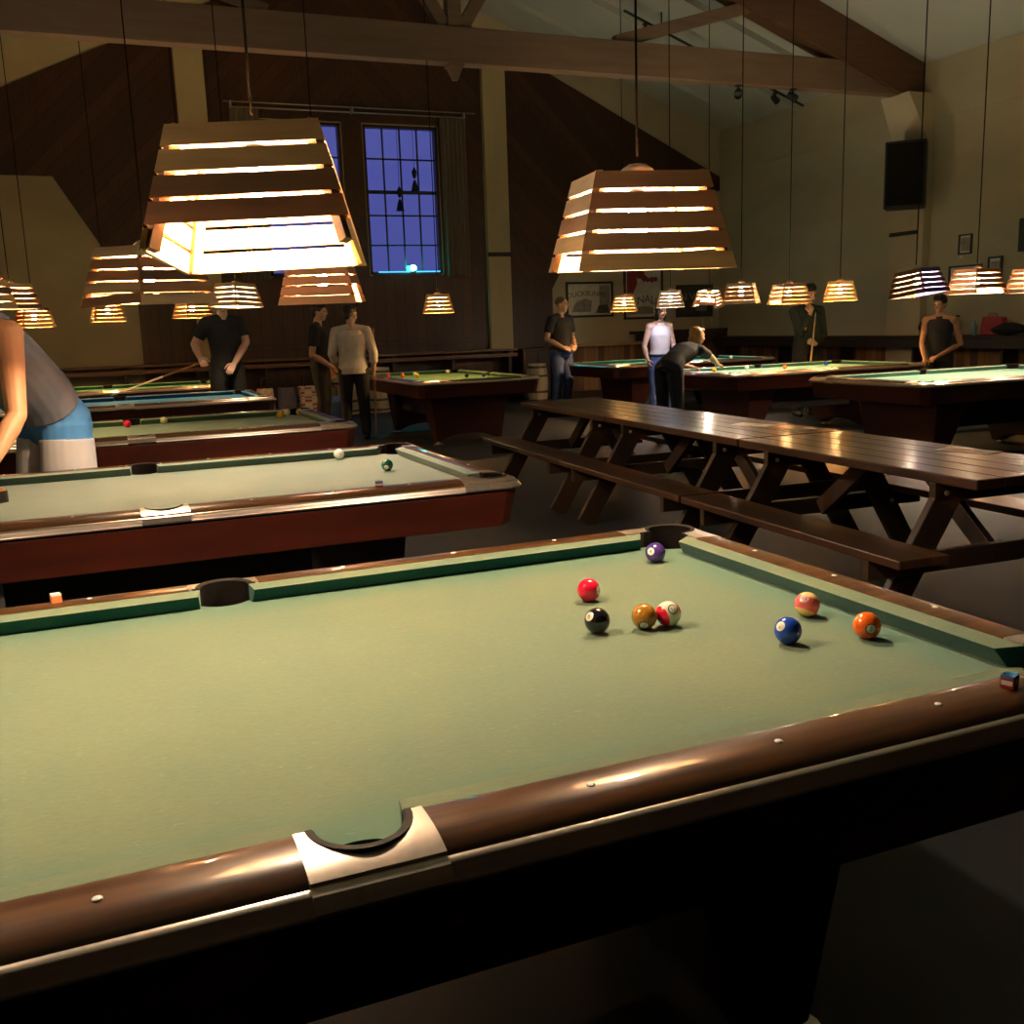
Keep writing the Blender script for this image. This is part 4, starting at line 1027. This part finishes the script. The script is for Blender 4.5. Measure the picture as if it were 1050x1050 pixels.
HAIRD = mat('hair_dark', (.014, .009, .007), .45, var=.3, scale=(60, 60, 8)); HAIRB = mat('hair_blonde', (.42, .20, .06), .4, var=.45, scale=(45, 45, 6)); HAIRG = mat('hair_grey_brown', (.10, .07, .05), .6)
BLACKT = cl('black_tee_cloth', (.010, .010, .012)); GREYS = cl('grey_sweater_cloth', (.52, .46, .41), .12); JEANS = cl('blue_denim', (.05, .085, .24), .25); DJEANS = cl('dark_denim', (.018, .022, .040), .3); DPANT = cl('dark_trousers', (.009, .008, .009))
TANKG = cl('grey_tank_cloth', (.20, .205, .26), .12, 9); BLUESH = cl('blue_shorts_cloth', (.08, .29, .70), .12, 7); GREYB = cl('grey_band_cloth', (.62, .60, .63), .06, 7); WHITET = cl('white_top_cloth', (.62, .57, .60), .06); GREEN = cl('dark_green_wool', (.010, .019, .015)); SAGE = cl('sage_cloth', (.05, .065, .055))
def cue(label, a, b, group='cue sticks', butt='dark'):
    """butt at a, tip at b"""
    a = V(*a); b = V(*b); d = b - a; Ln = d.length
    o = thing('cue_stick', label, 'cue stick', tuple(a), 0, None)
    q = d.to_track_quat('Z', 'Y').to_matrix().to_4x4()
    MB().lathe([(.001, 0), (.0145, .002), (.0145, Ln * .12), (.0125, Ln * .46)], n=12, mx=q, cap=False).build('butt', M['cue_' + butt], o, smooth=True)
    MB().lathe([(.0126, Ln * .459), (.0066, Ln * .985)], n=12, mx=q).build('shaft', M['cue_shaft'], o, smooth=True)
    MB().lathe([(.0067, Ln * .984), (.0067, Ln * .994), (.0058, Ln * .997), (.003, Ln)], n=12, mx=q).build('tip', M['chalk'], o)
    return o
M['cue_dark'] = mat('cue_butt_wood', (.16, .06, .025), .3); M['cue_shaft'] = mat('cue_shaft_maple', (.62, .45, .26), .35); M['cue_black'] = mat('cue_black_wrap', (.02, .018, .016), .5); M['cue_pale'] = mat('cue_pale_butt', (.40, .27, .14), .35)
D = math.radians
person('person in grey tank top and blue shorts bending over the second table', -.45, 4.56, 1.92, D(120), width=1.12, fat=1.05,
       J=dict(pelvis=(0, 0, .95), waist=(-.03, .09, 1.07), chest=(-.09, .28, 1.25), neck=(-.13, .44, 1.41), head=(-.15, .58, 1.53), shL=(-.335, .335, 1.35), shR=(.04, .44, 1.345),
              elL=(-.455, .405, 1.01), wrL=(-.54, .565, .845), elR=(.03, .66, 1.08), wrR=(-.22, .86, .86), hipL=(-.10, 0, .92), hipR=(.10, 0, .92)),
       sk='warm', top=TANKG, sleeve='tank', bottom=BLUESH, legs='short', legmat2=GREYB, hair=HAIRD, look=(-.35, .85, -.4), shoes=M['black'], hands=dict(L=dict(f=(-.35, .75, -.55), p=(.2, -.5, -.8), curl=.45), R=dict(f=(-.3, .8, -.5), p=(-.3, -.4, -.85), curl=.4)), vox=.0075)
person('person in black with bare forearms standing at the end of the blue table', 1.30, 11.32, 1.95, D(190), J=dict(elR=(.30, -.08, 1.20), wrR=(.30, .10, 1.045), elL=(-.22, .05, 1.20), wrL=(.00, .27, .985)), sk='pale', top=BLACKT, sleeve='short', bottom=DPANT, hair=HAIRD,
       look=(.25, .8, -.5), hands=dict(R=dict(f=(.1, .9, -.3), p=(-.6, 0, -.8), curl=.75, thumb=.8), L=dict(f=(.6, .55, -.55), p=(.3, -.3, -.8), curl=.5)))
cue('cue stick slanting down onto the blue table from the hand of the person in black', (1.00, 11.13, 1.13), (-.06, 10.18, .845), butt='dark')
person('person in a dark tee, face in profile, left of the person in the grey sweater', 2.72, 12.62, 1.82, D(-114), J=dict(elR=(.23, -.05, 1.09), wrR=(.17, .17, .93)), sk='fair', top=BLACKT, sleeve='short', bottom=DPANT, hair=HAIRD, hairstyle='thick', look=(.1, 1, -.05))
person('person in a pale grey sweater seen from behind, holding an upright cue', 3.0, 11.9, 1.76, D(-12), J=dict(elR=(.275, -.03, 1.12), wrR=(.262, .03, .885), elL=(-.265, -.02, 1.13), wrL=(-.19, .14, .93)), sk='fair', top=GREYS, sleeve='rolled', bottom=DPANT, hair=HAIRD, look=(.75, .6, -.2), hem=.86, width=1.08,
       hands=dict(R=dict(f=(-.1, .55, -.75), p=(-.9, .2, 0), curl=.95, thumb=.7)))
cue('upright cue stick in the hand of the person in the grey sweater', (3.248, 11.85, .0), (3.325, 11.97, 1.47), butt='pale')
person('person in black tee and blue jeans standing by the corner of the far teal table', 6.84, 13.5, 1.85, D(200), J=dict(elR=(.28, -.03, 1.13), wrR=(.13, .19, .985), elL=(-.28, -.03, 1.13), wrL=(-.11, .2, .99)), sk='fair', top=BLACKT, sleeve='short', bottom=JEANS, hair=HAIRG, hairstyle='buzz', look=(-.45, .9, -.05), width=1.05,
       hands=dict(R=dict(f=(-.85, .4, -.2), p=(0, -.8, -.4), curl=.7), L=dict(f=(.85, .4, -.2), p=(0, -.8, -.4), curl=.7)))
person('person in a white sleeveless top and blue jeans under the cool white lamp', 7.18, 11.02, 1.66, D(178), sex='f', J=dict(elR=(.245, -.03, 1.14), wrR=(.235, .06, .94), elL=(-.23, .0, 1.13), wrL=(-.13, .19, 1.10)), sk='pale', top=WHITET, sleeve='halter', bottom=JEANS, hair=HAIRD, hairstyle='long', look=(-.1, 1, -.1), hem=.99, belt=M['black'])
person('blonde person in a black tee leaning over the pale teal table with one arm out', 5.95, 8.80, 1.66, D(-64), sex='f', J=dict(pelvis=(0, 0, .93), waist=(0, .14, 1.03), chest=(0, .33, 1.10), neck=(0, .545, 1.165), head=(.03, .63, 1.30), shR=(.15, .49, 1.125), shL=(-.15, .47, 1.15), elR=(.15, .76, 1.03), wrR=(.10, 1.02, .925), elL=(-.26, .60, .95), wrL=(-.14, .80, .90),
       hipL=(-.09, 0, .91), hipR=(.09, 0, .91), knL=(-.10, .02, .49), knR=(.12, .0, .49)), sk='fair', top=BLACKT, sleeve='short', bottom=DJEANS, hair=HAIRB, hairstyle='long', look=(.55, .75, -.2), hands=dict(R=dict(f=(-.1, .9, -.22), p=(0, -.2, -1), curl=.25, spread=.2), L=dict(f=(.2, .9, -.3), p=(0, -.3, -1), curl=.5)))
person('person in dark green resting a hand on the chin and holding a cue', 9.24, 10.42, 1.84, D(176), J=dict(elR=(.20, .15, 1.12), wrR=(.07, .165, 1.375), elL=(-.27, .0, 1.10), wrL=(.035, .24, .975)), sk='fair', top=GREEN, sleeve='long', bottom=DPANT, hair=HAIRD, hairstyle='thick', look=(-.1, .95, -.25), width=1.12,
       hands=dict(R=dict(f=(-.25, .0, .9), p=(0, -1, .2), curl=.7), L=dict(f=(.85, .1, .35), p=(.1, -.9, 0), curl=.95, thumb=.8)))
cue('slanting cue stick held in front of the person in dark green', (8.99, 10.12, .004), (9.17, 10.15, 1.47), butt='pale')
person('person in a black halter top resting hands at the end of the pale teal table', 9.80, 8.54, 1.62, D(127), sex='f', J=dict(elR=(.20, .14, 1.11), wrR=(.12, .36, .90), elL=(-.27, -.09, 1.09), wrL=(-.02, .26, .93)), sk='tan', top=BLACKT, sleeve='halter', bottom=DPANT, hair=HAIRD, hairstyle='thick', look=(.35, 1, -.15), hem=.86, width=1.06,
       hands=dict(R=dict(f=(.0, .85, -.45), p=(0, -.4, -.9), curl=.5), L=dict(f=(.55, .75, -.3), p=(.2, -.4, -.9), curl=.6)))
bulbmat('warm', (1.0, .77, .49), 400.); bulbmat('amber', (1.0, .60, .22), 480.); bulbmat('neutral', (1.0, .84, .62), 370.); bulbmat('far', (1.0, .84, .62), 460.); bulbmat('cool', (.62, .74, 1.0), 230.)
H_, B_, R__, P_, D_ = 0, 1, 2, 3, 4
rep = lambda t: [list(t) for _ in range(4)]
lamp('large slatted lamp at top left with its lowest front board missing', .100, .93, 1.597, -.303, -.062, -.024, tones=[[H_, R__, B_, H_, H_], [H_] * 5, [H_] * 5, [H_] * 5], missing={0: (0,)}, bulb='neutral')
lamp('large slatted lamp in the upper middle with a missing lower left board', 1.117, 1.148, 1.576, -.255, .047, 0, tones=[[H_, B_, B_, R__, B_], [H_] * 5, [P_] * 5, [H_, H_, B_, P_, P_]], missing={3: (0,)}, bulb='neutral')
lamp('slatted lamp over the left half of the foreground table, out at the left edge', -.95, .86, 1.59, .2, .02, .02, bulb='neutral')
lamp('slatted lamp with a crooked lower board, just below the largest lamp on the left', .02, 3.45, 1.585, .60, .03, -.02, tones=[[P_, B_, D_, R__, P_], [R__, B_, B_, R__, R__], [H_] * 5, [B_, P_, R__, B_, P_]], missing={1: (0,)}, tilt={3: (0,)})
lamp('reddish slatted lamp partly hidden under the right corner of the largest lamp', .943, 4.183, 1.590, -.378, .04, 0, tones=rep([B_, R__, R__, R__, B_]), missing={1: (0, 1)}, bulb='neutral')
lamp('slatted lamp at the very left edge, mostly out of the picture', -.91, 6.4, 1.66, .5)
lamp('slatted lamp left of the bending person, second from the left edge', -.87, 9.8, 1.755, .55)
lamp('bright slatted lamp hanging over the blue table', 1.261, 9.8, 1.725, .65, .0, .05, tones=rep([P_, B_, P_, P_, H_]))
lamp('low amber lamp left of the blue table lamp, farthest row', 1.111, 12.8, 1.67, .4, bulb='amber')
lamp('small slatted lamp in the farthest row below the crooked lamp', .062, 12.8, 1.655, .1, bulb='amber')
lamp('small slatted lamp in the farthest row above the shoulder of the bending person', -.80, 12.8, 1.61, .3, bulb='amber')
lamp('small amber slatted lamp in front of the dark boards over the end-on table', 4.091, 11.5, 1.625, -.3, tones=rep([H_, P_, H_, H_, P_]), bulb='amber', fine=False)
lamp('small orange-glowing lamp in front of the wide grey print', 7.391, 12.4, 1.58, -.5, tones=rep([H_, H_, H_, P_, H_]), bulb='amber')
lamp('cool white-blue lamp above the person in the white top', 7.000, 10.45, 1.595, -.55, tones=rep([P_] * 5), bulb='cool', scale=.92)
lamp('battered slatted lamp right of the cool white one', 8.906, 12.4, 1.615, -.9, .12, .1, tones=rep([P_, R__, P_, R__, P_]), missing={0: (0, 2), 3: (1,)}, bulb='far')
lamp('pale reddish slatted lamp left of the person in dark green', 7.094, 9.0, 1.597, -.78, .02, 0, tones=[[P_, R__, P_, R__, P_]] * 4, bulb='far')
lamp('amber slatted lamp covering the face of the person in dark green', 7.802, 9.0, 1.578, -.2, tones=rep([H_, B_, H_, H_, B_]), missing={3: (0,)}, bulb='amber')
lamp('golden slatted lamp alone on the right wall, right of the person in dark green', 8.589, 9.0, 1.595, -.65, tones=rep([H_, P_, H_, H_, H_]), missing={3: (0,)}, bulb='amber')
lamp('tilted dark lamp with one violet side above the person in black', 7.238, 6.32, 1.590, .169, -.129, -.036, tones=[[5] * 5, [5] * 5, [D_] * 5, [D_] * 5], missing={}, bulb='warm')
lamp('bright orange-pink lamp right of the tilted dark lamp', 7.969, 6.311, 1.588, -.049, 0, 0, tones=[[P_, R__, P_, R__, R__], [P_] * 5, [P_] * 5, [R__, P_, R__, P_, R__]], missing={0: (0,)}, bulb='far')
lamp('slatted lamp cut off by the right edge of the picture', 8.754, 6.3, 1.583, .0, tones=rep([D_, R__, B_, R__, R__]), bulb='far')

# ------------------------------------------------------------------ picnic tables, end to end
M['picnic'] = planks('picnic_planks', [(.078, .033, .014), (.098, .043, .018), (.062, .026, .011), (.088, .036, .015)], .148, 'x', .40, .02, coat=.15, groove_dark=.5)
M['picnic_leg'] = mat('picnic_leg_wood', (.060, .031, .016), .5, col2=(.032, .017, .009), scale=(6, 6, 3))
M['picnic_edge'] = mat('picnic_bolt', (.5, .42, .3), .4, .8)
def picnic(label, x, y, rz, first=None, ln=1.78):
    if first is not None: return dup(first, (x, y, 0), rz, label)
    t = thing('picnic_table', label, 'picnic table', (x, y, 0), rz, 'picnic tables in a row')
    h = ln / 2
    b = MB()
    for k in range(5): b.box((-.37 + k * .148 + .0015, -h, .705), (-.37 + (k + 1) * .148 - .0015, h, .75))
    b.build('tabletop', M['picnic'], t, bevel=.006)
    for s in (-1, 1):
        b = MB(); xs = sorted((s * .50, s * .75))
        c = .05
        b.prism([(xs[0], -h), (xs[1] - (c if s > 0 else 0), -h), (xs[1], -h + (c if s > 0 else 0)), (xs[1], h), (xs[0], h), (xs[0], -h + (0 if s > 0 else c))], .41, .45)
        b.build('bench', M['picnic'], t, bevel=.006)
    for e in (-1, 1):
        ye = e * (h - .26)
        MB().box((-.36, ye - .02, .615), (.36, ye + .02, .705)).build('top_cleat', M['picnic_leg'], t, bevel=.004)
        MB().box((-.74, ye + e * .04 - .02, .32), (.74, ye + e * .04 + .02, .41)).build('bench_beam', M['picnic_leg'], t, bevel=.004)
        for s in (-1, 1):
            MB().beam((s * .24, ye, .705), (s * .66, ye, .012), .04, .135, up=(s, 0, .3)).build('leg', M['picnic_leg'], t, bevel=.004)
            bb = MB()
            for px, pz in ((s * .30, .655), (s * .46, .365)): bb.lathe([(.012, 0), (.012, .008), (.004, .012)], n=8, mx=Matrix.Translation((px, ye - .06 if pz < .5 else ye - .02, pz)) @ Matrix.Rotation(PI / 2, 4, 'X'))
            bb.build('bolt_heads', M['picnic_edge'], t)
        MB().beam((0, ye * .96, .36), (0, ye * .30, .70), .04, .09, up=(0, 1, .5)).build('brace', M['picnic_leg'], t, bevel=.004)
    return t
pt = picnic('nearest of the three picnic tables, its end cut off at the right', 3.475, 2.62, -.052)
picnic('middle picnic table of the row of three', 3.570, 4.42, -.052, pt)
picnic('farthest picnic table of the row, nearest the end-on pool table', 3.660, 6.20, -.052, pt)
M['flyer'] = mat('flyer_paper', (.75, .66, .54), .35, var=.2, scale=(30, 30, 1)); M['flyer2'] = mat('flyer_print', (.70, .30, .08), .35)
for x, y, rz, lab in ((3.72, 2.42, .25, 'printed flyer lying on the nearest picnic table'), (3.76, 3.80, -.1, 'printed flyer lying on the middle picnic table, near its end'), (3.68, 4.10, .3, 'second flyer beside another on the middle picnic table')):
    o = thing('paper_flyer', lab, 'flyer', (x, y, .7505), rz)
    MB().box((-.075, -.14, 0), (.075, .14, .002)).build('sheet', M['flyer'], o); MB().box((-.06, -.03, .002), (.06, .11, .0026)).build('print_block', M['flyer2'], o)

# ------------------------------------------------------------------ odds and ends along the walls
M['kegw'] = mat('pale_cask_wood', (.42, .36, .27), .6, var=.2, scale=(20, 20, 2)); M['hoop'] = mat('hoop_metal', (.10, .09, .08), .4, .7)
def cask(label, x, y, h=.62, r=.2):
    o = thing('cask', label, 'barrel', (x, y, 0))
    MB().lathe([(r * .82, 0), (r * .93, h * .2), (r, h * .5), (r * .93, h * .8), (r * .82, h), (r * .78, h), (r * .76, h - .03), (.001, h - .03)], n=20, cap=False).build('staves', M['kegw'], o, auto=40)
    for z in (.08, .3, .7, .92):
        rr = r * (1 - .18 * abs(2 * z - 1) ** 1.6) + .004
        MB().lathe([(rr, h * z - .02), (rr + .004, h * z), (rr, h * z + .02)], n=20, cap=False).build('hoop', M['hoop'], o)
cask('pale small barrel behind the cue of the person in the grey sweater', 4.42, 16.0, .78, .28)
cask('pale barrel between the legs of the person in the grey sweater', 3.86, 16.0, .78, .25)
cask('pale barrel just left of the person in jeans', 7.35, 15.6, .72, .2)
def plaid(name, a, b_, c):
    m, nt, bs = newmat(name); bs.inputs['Roughness'].default_value = .8
    tc = N(nt, 'ShaderNodeTexCoord'); ch = N(nt, 'ShaderNodeTexChecker'); ch.inputs['Scale'].default_value = 9.; ch.inputs['Color1'].default_value = c4(a); ch.inputs['Color2'].default_value = c4(b_)
    w = N(nt, 'ShaderNodeTexWave'); w.inputs['Scale'].default_value = 5.; w.bands_direction = 'Z'
    L(nt, tc.outputs['Object'], ch.inputs['Vector']); L(nt, tc.outputs['Object'], w.inputs['Vector'])
    mx = N(nt, 'ShaderNodeMix', data_type='RGBA'); mx.inputs['B'].default_value = c4(c); L(nt, ch.outputs['Color'], mx.inputs['A'])
    r = N(nt, 'ShaderNodeValToRGB'); r.color_ramp.elements[0].position = .6; r.color_ramp.elements[1].position = .65; L(nt, w.outputs['Color'], r.inputs['Fac']); L(nt, r.outputs['Color'], mx.inputs[0])
    L(nt, mx.outputs['Result'], bs.inputs['Base Color']); return m
M['plaid1'] = plaid('checked_cloth', (.5, .45, .36), (.28, .06, .04), (.42, .40, .34)); M['navy'] = mat('navy_cloth', (.05, .05, .10), .9, var=.2, scale=(9, 9, 9)); M['tan'] = mat('tan_cloth', (.38, .32, .22), .9, var=.3, scale=(12, 12, 12))
def bag(label, x, y, w, d, h, m, rz=0.):
    o = thing('tote_bag', label, 'bag', (x, y, 0), rz)
    b = MB(); n = 20; rings = []
    vs = []; zs = [0, .02, .3, .7, .97, 1.0]; ws = [.86, .95, 1.04, 1.0, .93, .86]
    for z, k in zip(zs, ws):
        for i in range(n):
            a = 2 * PI * i / n; c, s = math.cos(a), math.sin(a); q = (abs(c) ** 4 + abs(s) ** 4) ** -.25
            vs.append(V(w / 2 * k * c * q, d / 2 * k * s * q, z * h))
    fs = [(r_ * n + i, r_ * n + (i + 1) % n, (r_ + 1) * n + (i + 1) % n, (r_ + 1) * n + i) for r_ in range(len(zs) - 1) for i in range(n)] + [tuple(reversed(range(n))), tuple(range(n * (len(zs) - 1), n * len(zs)))]
    b.add(vs, fs); b.build('bag_body', m, o, smooth=True)
    for s in (-1, 1): MB().tube([(-w * .22, s * d * .3, h * .98), (-w * .2, s * d * .3, h + .12), (0, s * d * .3, h + .17), (w * .2, s * d * .3, h + .12), (w * .22, s * d * .3, h * .98)], .010, 6).build('handle', M['black'], o, smooth=True)
bag('red and white checked bag on the floor under the drink ledge', 2.95, 14.6, .42, .28, .60, M['plaid1'])
bag('navy bag on the floor left of the checked one', 2.57, 14.5, .28, .28, .60, M['navy'])
bag('small tan bag on the floor, leftmost of three under the drink ledge', 2.24, 14.5, .26, .24, .60, M['tan'])
bag('blue bag on the floor by the feet of the person in the dark tee', 3.10, 13.7, .26, .24, .48, mat('blue_bag_cloth', (.04, .09, .25), .8))
# things left on the right-hand shelf
def bottle(label, loc, r, h, m, capm, z0=0):
    o = thing('bottle', label, 'bottle', loc)
    MB().lathe([(r * .9, 0), (r, .01), (r, h * .6), (r * .92, h * .68), (r * .45, h * .82), (r * .42, h * .93), (.001, h * .93)], n=16, cap=False).build('bottle_body', m, o, auto=50)
    MB().lathe([(r * .5, h * .91), (r * .5, h), (.001, h)], n=14, cap=False).build('cap', capm, o, auto=50)
    return o
SZ = 1.051
M['steel'] = mat('steel', (.55, .52, .47), .3, .8); M['bluebot'] = mat('blue_plastic', (.18, .34, .42), .25); M['clearbot'] = mat('clear_amber_glass', (.45, .42, .30), .15)
bottle('pale steel flask with dark cap on the right wall shelf', (12.02, 10.35, SZ), .06, .30, M['steel'], M['black'])
bottle('pale blue bottle on the right wall shelf', (12.0, 10.02, SZ), .04, .22, M['bluebot'], M['bluebot'])
bottle('small clear bottle on the far wall shelf, left of two', (11.75, 16.84, 1.221), .035, .22, M['clearbot'], M['steel'])
bottle('small clear bottle on the far wall shelf, right of two', (11.98, 16.84, 1.221), .035, .20, M['clearbot'], M['steel'])
def bundle(name, label, cat, loc, r, m, seed=1, rz=0.):
    rnd = random.Random(seed); b = MB()
    b.ball((0, 0, r[2]), r, 20)
    vs = []
    for v in b.v:
        k = 1 + .13 * math.sin(v[0] * 19 + seed) * math.cos(v[1] * 17) + .1 * math.sin(v[2] * 23 + v[0] * 9)
        vs.append((v[0] * k, v[1] * k, max(0, v[2] * (1 + .1 * math.sin(v[0] * 15 + v[1] * 12 + seed)))))
    b.v = vs; o = b.build(name, m, smooth=True); o.location = loc; o.rotation_euler = (0, 0, rz); return tag(o, label, cat)
M['jacket'] = mat('black_jacket_cloth', (.012, .012, .015), .9); M['pink'] = mat('pink_cloth', (.42, .06, .08), .8, var=.2, scale=(9, 9, 9))
bundle('folded_jacket', 'black jacket heaped on the right wall shelf in front of the pink bag', 'jacket', (11.93, 9.35, SZ), (.13, .27, .085), M['jacket'], 3)
bundle('backpack', 'dark rounded backpack on the shelf behind the person in black', 'backpack', (12.03, 10.85, SZ), (.16, .22, .15), M['jacket'], 5)
bundle('backpack', 'dark brown bag on the shelf at the right picture edge', 'backpack', (12.08, 8.58, SZ), (.15, .20, .15), mat('brown_bag_cloth', (.06, .02, .018), .8), 8)
o = thing('handbag', 'red-pink bag upright on the right wall shelf', 'bag', (12.14, 9.80, SZ), -PI / 2)
MB().prism([(-.20, 0), (.22, 0), (.20, .26), (-.15, .27)], -.06, .06, mx=up_xz()).build('bag_body', M['pink'], o, bevel=.02)
MB().tube([(-.08, 0, .26), (-.07, 0, .31), (.06, 0, .31), (.08, 0, .26)], .008, 6).build('handle', M['pink'], o)
o = thing('headphones', 'pale headphones on the shelf beside the black jacket', 'headphones', (11.95, 8.96, SZ), .4)
MB().tube([(.08 * math.cos(a * PI / 10), 0, .06 + .09 * math.sin(a * PI / 10)) for a in range(11)], .009, 8).build('headband', M['steel'], o, smooth=True)
for s in (-1, 1): MB().lathe([(.036, -.015), (.042, 0), (.036, .015)], n=16, mx=Matrix.Translation((s * .08, 0, .044)) @ Matrix.Rotation(PI / 2, 4, 'Y')).build('ear_cup', M['steel'], o)

# ------------------------------------------------------------------ light, view
w = bpy.data.worlds.new('world'); S.world = w; w.use_nodes = True
bg = w.node_tree.nodes['Background']; bg.inputs['Color'].default_value = (.065, .075, .30, 1); bg.inputs['Strength'].default_value = .36
S.view_settings.view_transform = 'Standard'; S.view_settings.look = 'None'; S.view_settings.gamma = 1.0; S.view_settings.use_curve_mapping = False
S.view_settings.exposure = 1.7
S.cycles.use_denoising = True
S.cycles.max_bounces = 8; S.cycles.diffuse_bounces = 5; S.cycles.glossy_bounces = 3; S.cycles.transparent_max_bounces = 8
S.cycles.sample_clamp_indirect = 6.0
S.cycles.caustics_reflective = False; S.cycles.caustics_refractive = False
